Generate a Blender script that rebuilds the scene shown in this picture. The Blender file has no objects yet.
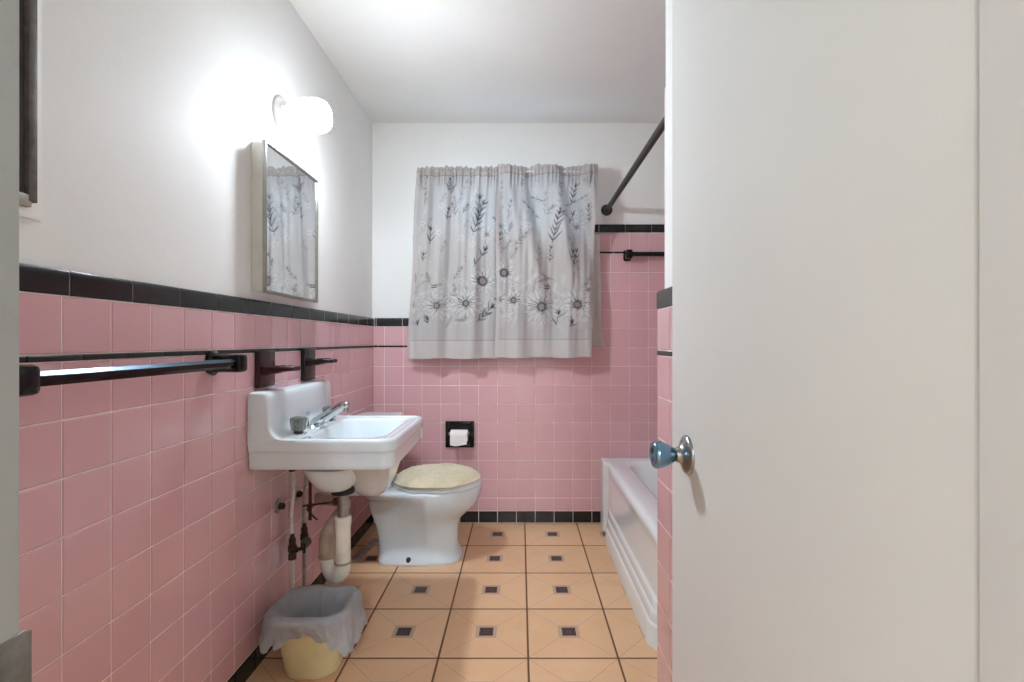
import bpy, bmesh, math, random
import numpy as np
from mathutils import Vector, Matrix, noise as mnoise

random.seed(7)
scene = bpy.context.scene
COL = scene.collection
PI = math.pi
R = math.radians

# ------------------------------------------------------------------ helpers
def lin(h):
    h = h.lstrip('#')
    out = []
    for i in (0, 2, 4):
        c = int(h[i:i + 2], 16) / 255
        out.append(c / 12.92 if c <= .04045 else ((c + .055) / 1.055) ** 2.4)
    return (*out, 1.0)


class E:
    """a value socket with operator overloads that lay down Math nodes"""
    def __init__(s, nt, sock): s.nt, s.s = nt, sock
    def _m(s, op, b=None, c=None, rev=False):
        n = s.nt.nodes.new('ShaderNodeMath'); n.operation = op
        a = s
        ins = [a, b] if not rev else [b, a]
        if c is not None: ins.append(c)
        for i, v in enumerate(ins):
            if v is None: continue
            if isinstance(v, E): s.nt.links.new(v.s, n.inputs[i])
            else: n.inputs[i].default_value = v
        return E(s.nt, n.outputs[0])
    def __add__(s, o): return s._m('ADD', o)
    def __radd__(s, o): return s._m('ADD', o)
    def __sub__(s, o): return s._m('SUBTRACT', o)
    def __rsub__(s, o): return s._m('SUBTRACT', o, rev=True)
    def __mul__(s, o): return s._m('MULTIPLY', o)
    def __rmul__(s, o): return s._m('MULTIPLY', o)
    def __truediv__(s, o): return s._m('DIVIDE', o)
    def __lt__(s, o): return s._m('LESS_THAN', o)
    def __gt__(s, o): return s._m('GREATER_THAN', o)
    def fract(s): return s._m('FRACT')
    def floor(s): return s._m('FLOOR')
    def abs(s): return s._m('ABSOLUTE')
    def max(s, o): return s._m('MAXIMUM', o)
    def min(s, o): return s._m('MINIMUM', o)


def new_mat(name):
    m = bpy.data.materials.new(name); m.use_nodes = True
    nt = m.node_tree
    b = nt.nodes['Principled BSDF']
    return m, nt, b


def mixc(nt, fac, a, b, blend='MIX'):
    n = nt.nodes.new('ShaderNodeMix'); n.data_type = 'RGBA'; n.blend_type = blend
    for i, v in ((0, fac), (6, a), (7, b)):
        if isinstance(v, E): nt.links.new(v.s, n.inputs[i])
        elif hasattr(v, 'is_output'): nt.links.new(v, n.inputs[i])
        else: n.inputs[i].default_value = v
    return n.outputs[2]


def objcoord(nt):
    t = nt.nodes.new('ShaderNodeTexCoord')
    return t.outputs['Object']


def noise(nt, scale=5, detail=4, rough=.55, vec=None, stretch=None):
    n = nt.nodes.new('ShaderNodeTexNoise')
    n.inputs['Scale'].default_value = scale
    n.inputs['Detail'].default_value = detail
    n.inputs['Roughness'].default_value = rough
    v = vec or objcoord(nt)
    if stretch:
        mp = nt.nodes.new('ShaderNodeMapping'); mp.inputs['Scale'].default_value = stretch
        nt.links.new(v, mp.inputs['Vector']); v = mp.outputs[0]
    nt.links.new(v, n.inputs['Vector'])
    return E(nt, n.outputs['Fac'])


def ramp(nt, e, lo, hi):
    n = nt.nodes.new('ShaderNodeMapRange')
    nt.links.new(e.s, n.inputs[0])
    n.inputs[1].default_value = lo; n.inputs[2].default_value = hi
    n.inputs[3].default_value = 0; n.inputs[4].default_value = 1
    return E(nt, n.outputs[0])


def bump(nt, b, e, strength=.2, dist=.002):
    n = nt.nodes.new('ShaderNodeBump')
    n.inputs['Strength'].default_value = strength
    n.inputs['Distance'].default_value = dist
    nt.links.new(e.s, n.inputs['Height'])
    nt.links.new(n.outputs[0], b.inputs['Normal'])


def simple(name, col, rough=.5, metal=0, var=.06, vscale=6, bmp=0, bscale=60, coat=0, spec=.5):
    m, nt, b = new_mat(name)
    c = lin(col) if isinstance(col, str) else col
    if var:
        n = ramp(nt, noise(nt, vscale, 5), .3, .7)
        dk = tuple(x * (1 - var) for x in c[:3]) + (1,)
        lt = tuple(min(1, x * (1 + var)) for x in c[:3]) + (1,)
        nt.links.new(mixc(nt, n, dk, lt), b.inputs['Base Color'])
    else:
        b.inputs['Base Color'].default_value = c
    b.inputs['Roughness'].default_value = rough
    b.inputs['Metallic'].default_value = metal
    b.inputs['Specular IOR Level'].default_value = spec
    b.inputs['Coat Weight'].default_value = coat
    b.inputs['Coat Roughness'].default_value = .05
    if bmp: bump(nt, b, noise(nt, bscale, 4), bmp)
    return m


# ------------------------------------------------------------------ materials
M = {}
def wall_paint(name, col, rough=.55):
    m, nt, b = new_mat(name)
    c = lin(col)
    n = ramp(nt, noise(nt, 2.2, 6, .6), .3, .72)
    c1 = mixc(nt, n, tuple(x * .955 for x in c[:3]) + (1,), c)
    sm = ramp(nt, noise(nt, 14, 5, .7), .66, .8)          # scattered scuffs
    c2 = mixc(nt, sm * .18, c1, lin('8c8780'))
    nt.links.new(c2, b.inputs['Base Color'])
    b.inputs['Roughness'].default_value = rough
    b.inputs['Specular IOR Level'].default_value = .25
    bump(nt, b, noise(nt, 38, 6, .65), .22, .003)
    return m
M['paint'] = wall_paint('wall_paint', '#e6e6e3', .62)
M['ceil'] = wall_paint('ceiling_paint', '#e2e1dd', .75)

def door_paint():
    m, nt, b = new_mat('door_paint')
    c = lin('#dcdcd8')
    n = ramp(nt, noise(nt, 1.4, 5, .6), .3, .75)
    c1 = mixc(nt, n, tuple(x * .95 for x in c[:3]) + (1,), c)
    dirt = ramp(nt, noise(nt, 5, 8, .75), .63, .8)
    c1 = mixc(nt, dirt * .14, c1, lin('8f8b84'))
    nt.links.new(c1, b.inputs['Base Color'])
    b.inputs['Roughness'].default_value = .72
    b.inputs['Specular IOR Level'].default_value = .3
    bump(nt, b, noise(nt, 9, 5, .6, stretch=(10, 10, 1)), .10, .002)
    return m
M['door'] = door_paint()
def shaded_jamb_paint():
    m, nt, b = new_mat('shaded_jamb_paint')
    c = lin('#a2a5a3')  # base grey also carries the shade on the latch jamb, besides its dirt
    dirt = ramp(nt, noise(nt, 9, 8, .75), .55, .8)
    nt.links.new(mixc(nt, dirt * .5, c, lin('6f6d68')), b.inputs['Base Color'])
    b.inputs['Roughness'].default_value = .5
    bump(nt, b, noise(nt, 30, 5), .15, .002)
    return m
M['jamb'] = shaded_jamb_paint()


def tile_mat(name, dark, light, rough=.1, stain=0.0):
    m, nt, b = new_mat(name)
    g = nt.nodes.new('ShaderNodeNewGeometry')
    rnd = E(nt, g.outputs['Random Per Island'])
    c = mixc(nt, rnd, lin(dark), lin(light))
    n = ramp(nt, noise(nt, 9, 5), .3, .7)
    c = mixc(nt, n * .25, c, lin(dark))
    if stain:
        st = ramp(nt, noise(nt, 26, 6, .7), .6, .78)
        c = mixc(nt, st * stain, c, lin('#6d564d'))
    nt.links.new(c, b.inputs['Base Color'])
    rr = ramp(nt, noise(nt, 6, 4), .3, .75)
    nt.links.new((rr * .12 + rough).s, b.inputs['Roughness'])
    bump(nt, b, noise(nt, 11, 3), .07, .003)
    b.inputs['Coat Weight'].default_value = .25 if light > '#8' else 0.0
    b.inputs['Coat Roughness'].default_value = .06
    return m
M['pink'] = tile_mat('pink_tile', '#d0a4a8', '#d4a9ad', .12, .05)
M['black'] = tile_mat('black_tile', '#141313', '#262423', .16, .15)
M['grout'] = simple('wall_grout', '#e9dcd9', .8, var=.12, vscale=14)


def floor_mat(x0, y0, p):
    m, nt, b = new_mat('floor_tile')
    v = objcoord(nt)
    sp = nt.nodes.new('ShaderNodeSeparateXYZ'); nt.links.new(v, sp.inputs[0])
    X = (E(nt, sp.outputs[0]) - x0) / p; Y = (E(nt, sp.outputs[1]) - y0) / p
    cell = nt.nodes.new('ShaderNodeCombineXYZ')
    nt.links.new(X.floor().s, cell.inputs[0]); nt.links.new(Y.floor().s, cell.inputs[1])
    wn = nt.nodes.new('ShaderNodeTexWhiteNoise'); nt.links.new(cell.outputs[0], wn.inputs['Vector'])
    tone = E(nt, wn.outputs['Value'])
    u = (X.fract() - .5).abs(); w = (Y.fract() - .5).abs()
    mx = u.max(w)
    base = mixc(nt, tone, lin('#d9ae84'), lin('#e3bb92'))
    n1 = ramp(nt, noise(nt, 7, 6, .65), .35, .7)
    base = mixc(nt, n1 * .4, base, lin('#e8c6a0'))
    sp2 = ramp(nt, noise(nt, 90, 3, .6), .68, .74)
    base = mixc(nt, sp2 * .5, base, lin('#8a5c3e'))
    worn = ramp(nt, noise(nt, 2.6, 6, .7), .55, .75)
    base = mixc(nt, worn * .35, base, lin('#bd8f68'))
    diag = ((u - w).abs() < .006) * (mx > .13)
    base = mixc(nt, diag * .5, base, lin('#94643f'))
    diag2 = ((u - w + .012).abs() < .006) * (mx > .13)
    base = mixc(nt, diag2 * .35, base, lin('#ecd0b2'))
    # printed centre motif
    q = .083
    a = u / q; c = w / q
    border = (mx < .128)
    base = mixc(nt, border * .85, base, lin('#b59a86'))
    dark = (mx < q)
    base = mixc(nt, dark, base, lin('#241411'))
    dia = ((a + c - .34).abs() < .09)
    arms = ((a - c).abs() < .09) * ((a + c) > .34) * ((a + c) < 1.5)
    dots = ((a - .86).abs() < .07).max((c - .86).abs() < .07) * ((a.min(c)) < .35)
    base = mixc(nt, (dia.max(arms).max(dots)) * dark * .36, base, lin('#8f7a6a'))
    grout = mx > .4885
    base = mixc(nt, grout, base, lin('#6d4a33'))
    nt.links.new(base, b.inputs['Base Color'])
    nt.links.new((n1 * .15 + .30 + grout * .4).s, b.inputs['Roughness'])
    h = (1 - ramp(nt, mx, .48, .4885)) - diag * .3 + noise(nt, 20, 4) * .25
    bump(nt, b, h, .35, .003)
    return m


M['floor'] = floor_mat(.0275, 2.535, .3003)
M['porcelain'] = simple('white_porcelain', '#d5dfe3', .08, var=.015, vscale=5, coat=.5)
M['porcelain_worn'] = simple('worn_porcelain', '#d6dfe2', .14, var=.05, vscale=9, coat=.3)
M['enamel'] = simple('tub_enamel', '#e4ebeb', .12, var=.02, vscale=3, coat=.4)
M['chrome'] = simple('chrome', '#c9cccd', .12, 1, var=.08, vscale=40)
M['dull_chrome'] = simple('dull_chrome', '#9b9c99', .3, 1, var=.2, vscale=30)
M['blue_chrome'] = simple('blue_tinted_chrome', '#7fa3bb', .13, 1, var=.12, vscale=25)
M['corroded'] = simple('corroded_brass', '#4a3f33', .5, .7, var=.4, vscale=90)
M['black_gloss'] = simple('black_glazed_ceramic', '#121011', .14, var=.2, vscale=14, coat=.0, spec=.35)
M['brown_gloss'] = simple('oxblood_glazed_ceramic', '#34181a', .16, var=.25, vscale=18, coat=.0, spec=.35)
M['pvc'] = simple('aged_pvc', '#d6d4c7', .35, var=.12, vscale=12)
M['pvc_brown'] = simple('stained_pvc', '#b09c89', .42, var=.25, vscale=16)
M['white_tube'] = simple('white_plastic_tube', '#cfc6bd', .4, var=.15, vscale=40)
M['rubber'] = simple('dark_rubber', '#1c1a19', .6, var=.1)
M['rust'] = simple('rusty_steel', '#47302a', .6, .5, var=.4, vscale=80)
M['dark_rod'] = simple('dark_painted_rod', '#3c3a38', .42, .3, var=.15, vscale=20)
M['dark_wood'] = simple('dark_stained_wood', '#3b3733', .6, var=.4, vscale=30, bmp=.3)
M['dark_wood_edge'] = simple('dark_wood_edge', '#5b554e', .6, var=.35, vscale=40, bmp=.3)
M['paper'] = simple('tissue_paper', '#e9e4e0', .9, var=.03, bmp=.15, bscale=120)
M['steel_frame'] = simple('brushed_steel', '#a5a29b', .28, 1, var=.12, vscale=30)
M['cabinet_side'] = simple('cabinet_enamel', '#d5d2ca', .35, var=.06, vscale=14)
M['white_metal'] = simple('white_lamp_metal', '#d7d5d2', .3, var=.03)
M['bin'] = simple('cream_plastic', '#d9cf9f', .33, var=.1, vscale=9)
M['smoke'] = simple('smoky_acrylic', '#6e736d', .06, 0, var=.35, vscale=60, coat=.6)
M['offcut'] = simple('grey_offcut', '#9f978c', .55, var=.25, vscale=30)
M['seat'] = simple('white_seat_plastic', '#dde3e4', .18, var=.01)
M['window_paint'] = simple('window_white_paint', '#d8d6d0', .45, var=.05)
M['strike'] = simple('painted_strike_plate', '#75756f', .45, .5, var=.4, vscale=60, bmp=.25)
M['slab'] = simple('unseen_plaster', '#d6d4d0', .7, var=.03)

m, nt, b = new_mat('mirror_glass')
b.inputs['Base Color'].default_value = (.83, .84, .835, 1); b.inputs['Metallic'].default_value = 1
sm = ramp(nt, noise(nt, 18, 5, .7), .5, .8)
nt.links.new((sm * .09 + .015).s, b.inputs['Roughness'])
M['mirror'] = m

m, nt, b = new_mat('window_glass')
out = nt.nodes['Material Output']
tr = nt.nodes.new('ShaderNodeBsdfTransparent'); tr.inputs[0].default_value = (.86, .92, .95, 1)
gl = nt.nodes.new('ShaderNodeBsdfGlossy'); gl.inputs['Roughness'].default_value = .08
mx = nt.nodes.new('ShaderNodeMixShader'); mx.inputs[0].default_value = .1
nt.links.new(tr.outputs[0], mx.inputs[1]); nt.links.new(gl.outputs[0], mx.inputs[2])
nt.links.new(mx.outputs[0], out.inputs[0]); nt.nodes.remove(b)
M['glass'] = m

m, nt, b = new_mat('lit_opal_glass')
b.inputs['Base Color'].default_value = (.9, .9, .88, 1)
b.inputs['Emission Color'].default_value = (.85, .94, 1.035, 1)
sp_ = nt.nodes.new('ShaderNodeSeparateXYZ'); nt.links.new(objcoord(nt), sp_.inputs[0])
tip = ramp(nt, E(nt, sp_.outputs[0]), .06, .168)      # glow weighted to the outer end to calm the wall behind
low = ramp(nt, E(nt, sp_.outputs[2]), .006, -.057)       # and to the underside, shaped to dim the ceiling
nt.links.new((tip * tip * tip * (low * .94 + .06) * 440 + 2).s, b.inputs['Emission Strength'])
M['globe'] = m


def cloth(name, printed, col='#b9b2ab', trans=.4):
    m = bpy.data.materials.new(name); m.use_nodes = True
    nt = m.node_tree; nt.nodes.remove(nt.nodes['Principled BSDF'])
    out = nt.nodes['Material Output']
    d = nt.nodes.new('ShaderNodeBsdfDiffuse'); t = nt.nodes.new('ShaderNodeBsdfTranslucent')
    mx = nt.nodes.new('ShaderNodeMixShader'); mx.inputs[0].default_value = trans
    if printed:
        a = nt.nodes.new('ShaderNodeVertexColor'); a.layer_name = 'print'; c = a.outputs[0]
    else:
        n = ramp(nt, noise(nt, 20, 4), .3, .7)
        k = lin(col); c = mixc(nt, n, tuple(x * .92 for x in k[:3]) + (1,), k)
    bp = nt.nodes.new('ShaderNodeBump'); bp.inputs['Strength'].default_value = .25; bp.inputs['Distance'].default_value = .002
    nz = noise(nt, 60, 4, .6)
    nt.links.new(nz.s, bp.inputs['Height'])
    for s in (d, t):
        nt.links.new(c, s.inputs['Color']); nt.links.new(bp.outputs[0], s.inputs['Normal'])
    nt.links.new(d.outputs[0], mx.inputs[1]); nt.links.new(t.outputs[0], mx.inputs[2])
    nt.links.new(mx.outputs[0], out.inputs[0])
    return m
M['print'] = cloth('printed_curtain_cloth', True, trans=.2)
M['liner'] = cloth('plain_curtain_cloth', False, '#cfc8c1', .22)

m, nt, b = new_mat('thin_bag_plastic')
k = lin('#adb2b7')
n = ramp(nt, noise(nt, 12, 5), .3, .7)
nt.links.new(mixc(nt, n, tuple(x * .85 for x in k[:3]) + (1,), tuple(x * 1.12 for x in k[:3]) + (1,)), b.inputs['Base Color'])
b.inputs['Roughness'].default_value = .28
b.inputs['Alpha'].default_value = .82
bump(nt, b, noise(nt, 34, 6, .75), .9, .008)
M['bag'] = m

m, nt, b = new_mat('fleece')
k1, k2 = lin('#ded5bb'), lin('#cbbd98')
n = ramp(nt, noise(nt, 9, 6, .7), .35, .7)
nt.links.new(mixc(nt, n, k1, k2), b.inputs['Base Color'])
b.inputs['Roughness'].default_value = 1; b.inputs['Specular IOR Level'].default_value = .1
b.inputs['Sheen Weight'].default_value = .4
bump(nt, b, noise(nt, 230, 4, .7), .8, .004)
M['fleece'] = m


# ------------------------------------------------------------------ mesh building
class MB:
    def __init__(s): s.v, s.f, s.mi = [], [], []
    def add(s, vs, fs, mi=0):
        o = len(s.v)
        s.v += [tuple(v) for v in vs]
        s.f += [tuple(i + o for i in f) for f in fs]
        s.mi += [mi] * len(fs)
        return s
    def box(s, x0, x1, y0, y1, z0, z1, r=0, seg=2, mi=0):
        bm = bmesh.new()
        bmesh.ops.create_cube(bm, size=1)
        for v in bm.verts:
            v.co = Vector(((x0 + x1) / 2 + v.co.x * (x1 - x0), (y0 + y1) / 2 + v.co.y * (y1 - y0), (z0 + z1) / 2 + v.co.z * (z1 - z0)))
        if r:
            bmesh.ops.bevel(bm, geom=bm.edges[:], offset=r, segments=seg, profile=.5, affect='EDGES')
        bm.verts.index_update()
        s.add([v.co[:] for v in bm.verts], [[v.index for v in f.verts] for f in bm.faces], mi)
        bm.free(); return s
    def rings(s, rings, closed=True, cap0=True, cap1=True, mi=0):
        n = len(rings[0]); vs = [p for r in rings for p in r]; fs = []
        for i in range(len(rings) - 1):
            for j in range(n if closed else n - 1):
                k = (j + 1) % n
                fs.append((i * n + j, i * n + k, (i + 1) * n + k, (i + 1) * n + j))
        if cap0: fs.append(tuple(range(n))[::-1])
        if cap1: fs.append(tuple((len(rings) - 1) * n + j for j in range(n)))
        return s.add(vs, fs, mi)
    def lathe(s, prof, c, axis, n=32, mi=0, cap0=True, cap1=True):
        ax = Vector(axis).normalized(); u = ax.orthogonal().normalized(); w = ax.cross(u)
        rr = []
        for (r, h) in prof:
            r = max(r, 1e-5)
            rr.append([Vector(c) + ax * h + (u * math.cos(2 * PI * k / n) + w * math.sin(2 * PI * k / n)) * r for k in range(n)])
        return s.rings(rr, True, cap0, cap1, mi)
    def tube(s, pts, r, n=14, mi=0, smooth=0):
        pts = [Vector(p) for p in pts]
        if smooth:
            q = []
            P = [pts[0] * 2 - pts[1]] + pts + [pts[-1] * 2 - pts[-2]]
            for i in range(1, len(P) - 2):
                for k in range(smooth):
                    t = k / smooth; a, b_, c, d = P[i - 1], P[i], P[i + 1], P[i + 2]
                    q.append(.5 * ((2 * b_) + (c - a) * t + (2 * a - 5 * b_ + 4 * c - d) * t * t + (3 * b_ - a - 3 * c + d) * t ** 3))
            q.append(pts[-1]); pts = q
        rad = r if isinstance(r, (list, tuple)) else [r] * len(pts)
        T = (pts[1] - pts[0]).normalized(); u = T.orthogonal().normalized(); rr = []
        for i, p in enumerate(pts):
            a = pts[max(i - 1, 0)]; b_ = pts[min(i + 1, len(pts) - 1)]
            t = (b_ - a).normalized()
            u = (u - t * u.dot(t)).normalized(); w = t.cross(u)
            rr.append([p + (u * math.cos(2 * PI * k / n) + w * math.sin(2 * PI * k / n)) * rad[i] for k in range(n)])
        return s.rings(rr, True, True, True, mi)


def mesh_obj(name, mb, mat, parent=None, smooth=35, org=None):
    """one mesh object; coordinates of mb are world metres, kept relative to the thing's base point"""
    o0 = Vector(org) if org is not None else (Vector(parent['_o']) if parent else Vector((0, 0, 0)))
    me = bpy.data.meshes.new(name)
    me.from_pydata([(v[0] - o0.x, v[1] - o0.y, v[2] - o0.z) for v in mb.v], [], mb.f)
    me.update()
    bm = bmesh.new(); bm.from_mesh(me)
    bmesh.ops.recalc_face_normals(bm, faces=bm.faces[:]); bm.to_mesh(me); bm.free()
    for mm in (mat if isinstance(mat, (list, tuple)) else [mat]): me.materials.append(mm)
    if any(mb.mi): me.polygons.foreach_set('material_index', mb.mi)
    if smooth:
        me.polygons.foreach_set('use_smooth', [True] * len(me.polygons))
        me.set_sharp_from_angle(angle=R(smooth))
    o = bpy.data.objects.new(name, me); COL.objects.link(o)
    o['_o'] = tuple(o0)
    if parent: o.parent = parent
    else: o.location = o0
    return o


def tag(o, label, cat, group=None, kind=None):
    o['label'] = label; o['category'] = cat
    if group: o['group'] = group
    if kind: o['kind'] = kind
    return o


def thing(name, loc, label, cat, group=None, kind=None):
    o = bpy.data.objects.new(name, None); COL.objects.link(o)
    o.location = loc; o['_o'] = tuple(loc); o.empty_display_size = .05
    return tag(o, label, cat, group, kind)


def rrect(x0, x1, y0, y1, z, r, n=8):
    """rounded rectangle outline; r = one radius or (x1y1, x0y1, x0y0, x1y0)"""
    rs = r if isinstance(r, (list, tuple)) else [r] * 4
    cs = [(x1 - rs[0], y1 - rs[0], 0, rs[0]), (x0 + rs[1], y1 - rs[1], 90, rs[1]), (x0 + rs[2], y0 + rs[2], 180, rs[2]), (x1 - rs[3], y0 + rs[3], 270, rs[3])]
    pts = []
    for cx, cy, a, q in cs:
        for k in range(n + 1):
            t = R(a + 90 * k / n); pts.append((cx + q * math.cos(t), cy + q * math.sin(t), z))
    # straight-side points so long runs can shade and bend evenly
    out = []
    for i, p in enumerate(pts):
        out.append(p)
        q = pts[(i + 1) % len(pts)]
        if (i + 1) % (n + 1) == 0:
            for k in range(1, 6):
                t = k / 6; out.append((p[0] + (q[0] - p[0]) * t, p[1] + (q[1] - p[1]) * t, z))
    return out


def tile_field(mb, org, u, v, nrm, rects, gap=.0015, h=.0019, tilt=.0007, mi=0):
    """glazed tiles with pillowed edges; rects are (u0, u1, v0, v1) on the plane"""
    org, u, v, nrm = Vector(org), Vector(u), Vector(v), Vector(nrm)
    for (a, b_, c, d) in rects:
        if b_ - a < .008 or d - c < .004: continue
        tu, tv = random.uniform(-tilt, tilt), random.uniform(-tilt, tilt)
        vs = []
        for ins, dep in ((gap, 0.0), (gap + .0004, h * .6), (gap + .0022, h)):
            for (p, q) in ((a + ins, c + ins), (b_ - ins, c + ins), (b_ - ins, d - ins), (a + ins, d - ins)):
                e = tu * (p - (a + b_) / 2) + tv * (q - (c + d) / 2) if dep else 0
                vs.append(org + u * p + v * q + nrm * (dep + e))
        fs = []
        for L in (0, 4):
            for k in range(4):
                j = (k + 1) % 4; fs.append((L + k, L + j, L + 4 + j, L + 4 + k))
        fs.append((8, 9, 10, 11))
        mb.add(vs, fs, mi)


def grid_rects(u0, u1, phase, pitch, rows):
    """clip a column grid to u0..u1 for each (v0, v1) row"""
    k = math.floor((u0 - phase) / pitch); out = []
    x = phase + k * pitch
    while x < u1 - 1e-6:
        a, b_ = max(x, u0), min(x + pitch, u1)
        if b_ - a > .004:
            for (c, d) in rows: out.append((a, b_, c, d))
        x += pitch
    return out


# ------------------------------------------------------------------ the room
XL, XR, YB, YN, ZC = -.862, 1.245, 2.862, .302, 2.332
XW, YW = .366, 1.31                                   # face and end of the stub wall beside the door
TP = .1097
ROWS = [(.070, .145)] + [(.145 + k * .10934, .145 + (k + 1) * .10934) for k in range(8)]
LOW = ROWS + [(1.033, 1.142)]
CAP = (1.142, 1.192)
LIN = (1.0197, 1.033)
HIGH = ROWS + [(1.0197 + k * .10934, 1.0197 + (k + 1) * .10934) for k in range(5)] + [(1.5795, 1.688)]
HCAP = (1.688, 1.738)
HLIN = (1.5664, 1.5795)

# floor and ceiling (they run out into the hall behind the camera)
fl = mesh_obj('floor', MB().box(-1.15, 1.4, -2.75, 3.0, -.08, 0), M['floor'])
tag(fl, 'peach ceramic tiled bathroom floor with small dark square motifs', 'floor', kind='structure')
ce = mesh_obj('ceiling', MB().box(-1.15, 1.4, -2.75, 3.0, ZC, ZC + .08), M['ceil'])
tag(ce, 'plain white plaster ceiling sloping light away from the wall lamp', 'ceiling', kind='structure')
ce['label'] = 'plain white painted plaster ceiling above the whole bathroom'

# left wall
wl = mesh_obj('wall_left', MB().box(XL - .12, XL, YN, 3.0, 0, ZC), M['paint'])
tag(wl, 'long white wall with pink tile wainscot behind the sink', 'wall', kind='structure')
g = MB().box(XL, XL + .0098, YN, 2.852, 0, CAP[1] - .006); mesh_obj('grout_bed', g, M['grout'], wl, 0)
g = MB(); FX = XL + .0098
tile_field(g, (FX, 0, 0), (0, 1, 0), (0, 0, 1), (1, 0, 0), grid_rects(YN, 2.85, .911, TP, LOW)); mesh_obj('wall_tiles', g, M['pink'], wl, 0)
g = MB(); tile_field(g, (FX, 0, 0), (0, 1, 0), (0, 0, 1), (1, 0, 0), grid_rects(YN, 2.85, .9545, TP, [LIN]), h=.003, gap=.0006); mesh_obj('liner_tiles', g, M['black'], wl, 0)


def cap_row(mb, org, u, nrm, u0, u1, phase, pitch, z0, z1, back=.013):
    """bullnose tiles along the top edge: face, rounded nose and ledge back to the plaster"""
    org, u, nrm = Vector(org), Vector(u), Vector(nrm)
    k = math.floor((u0 - phase) / pitch); x = phase + k * pitch
    while x < u1 - 1e-6:
        a, b_ = max(x, u0) + .0011, min(x + pitch, u1) - .0011
        x += pitch
        if b_ - a < .006: continue
        prof = [(0, z0 + .0011), (.002, z0 + .0014), (.0032, z0 + .003), (.0036, z1 - .012), (.0028, z1 - .006), (.0002, z1 - .0018), (-.004, z1 - .0002), (-back, z1)]
        rr = [[org + u * t + nrm * d + Vector((0, 0, z)) for (d, z) in prof] for t in (a, a + .0015, b_ - .0015, b_)]
        mb.rings(rr, closed=False, cap0=False, cap1=False)


g = MB(); cap_row(g, (FX, 0, 0), (0, 1, 0), (1, 0, 0), YN, 2.848, .9235, .1504, *CAP); mesh_obj('border_tiles', g, M['black'], wl, 25)

# baseboards
def baseboard(name, mb_args, rects_args, lab):
    o = mesh_obj(name, MB().box(*mb_args), M['grout'])
    tag(o, lab, 'baseboard', kind='structure')
    g = MB(); tile_field(g, *rects_args, h=.003); mesh_obj('base_tiles', g, M['black'], o, 0)
baseboard('baseboard_left', (XL + .0098, XL + .0105, YN, 2.85, 0, .07),
          ((XL + .0105, 0, 0), (0, 1, 0), (0, 0, 1), (1, 0, 0), grid_rects(YN, 2.846, .911, TP, [(.001, .070)])), 'row of black glazed base tiles along the sink wall')
baseboard('baseboard_back', (XL + .012, .50, 2.8492, 2.8522, 0, .07),
          ((0, 2.8492, 0), (1, 0, 0), (0, 0, 1), (0, -1, 0), grid_rects(XL + .016, .485, .1983, TP, [(.001, .070)])), 'row of black glazed base tiles under the window wall')

# back wall with the window opening
WX0, WX1, WZ0, WZ1 = -.50, .38, 1.20, 2.03
XS = .4177                                            # where the tall tub tiling starts
g = MB()
g.box(XL - .12, WX0, YB, YB + .13, 0, ZC); g.box(WX1, XR + .12, YB, YB + .13, 0, ZC)
g.box(WX0, WX1, YB, YB + .13, 0, WZ0); g.box(WX0, WX1, YB, YB + .13, WZ1, ZC)
wb = mesh_obj('wall_back', g, M['paint'], smooth=0)
tag(wb, 'end wall with the curtained window, pink tile below', 'wall', kind='structure')
FY = YB - .0098
g = MB(); g.box(XL + .011, XS, FY, YB, 0, CAP[1] - .006); g.box(XS, XR - .011, FY, YB, 0, HCAP[1] - .006); mesh_obj('grout_bed', g, M['grout'], wb, 0)
g = MB()
tile_field(g, (0, FY, 0), (1, 0, 0), (0, 0, 1), (0, -1, 0), grid_rects(XL + .012, XS, .1983, TP, LOW), gap=.0012)
tile_field(g, (0, FY, 0), (1, 0, 0), (0, 0, 1), (0, -1, 0), grid_rects(XS, XR - .012, .1983, TP, HIGH), gap=.0012)
mesh_obj('wall_tiles', g, M['pink'], wb, 0)
g = MB()
tile_field(g, (0, FY, 0), (1, 0, 0), (0, 0, 1), (0, -1, 0), grid_rects(XL + .012, .36, .24, .1525, [LIN]), h=.003, gap=.0006)
tile_field(g, (0, FY, 0), (1, 0, 0), (0, 0, 1), (0, -1, 0), grid_rects(XS, XR - .012, .24, .1525, [HLIN]), h=.003, gap=.0006)
mesh_obj('liner_tiles', g, M['black'], wb, 0)
g = MB()
cap_row(g, (0, FY, 0), (1, 0, 0), (0, -1, 0), XL + .015, WX0 - .02, -.684, .1525, *CAP)
cap_row(g, (0, FY, 0), (1, 0, 0), (0, -1, 0), XS, XR - .015, .612, .1535, *HCAP)
mesh_obj('border_tiles', g, M['black'], wb, 25)

# stub wall between the door and the tub
ws = mesh_obj('wall_alcove', MB().box(XW + .0195, XR + .12, .345, YW - .013, 0, ZC), M['paint'], smooth=0)
tag(ws, 'stub wall beside the open door, tile edge at the tub', 'wall', kind='structure')
g = MB(); g.box(XW + .0022, XW + .0195, YN, YW - .001, 0, CAP[1] - .006, .001); g.box(XW + .02, XR - .011, YW - .012, YW - .0022, 0, HCAP[1] - .006)
mesh_obj('grout_bed', g, M['grout'], ws, 0)
g = MB()
tile_field(g, (XW + .0022, 0, 0), (0, 1, 0), (0, 0, 1), (-1, 0, 0), grid_rects(YN, YW, YW, TP, [(0.0, .07)] + LOW))
tile_field(g, (0, YW - .0022, 0), (1, 0, 0), (0, 0, 1), (0, 1, 0), grid_rects(XW + .025, XR - .012, .53, TP, HIGH))
mesh_obj('wall_tiles', g, M['pink'], ws, 0)
g = MB(); tile_field(g, (XW + .0022, 0, 0), (0, 1, 0), (0, 0, 1), (-1, 0, 0), grid_rects(YN, YW, YW - .03, TP, [LIN]), h=.003, gap=.0006); mesh_obj('liner_tiles', g, M['black'], ws, 0)
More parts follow.
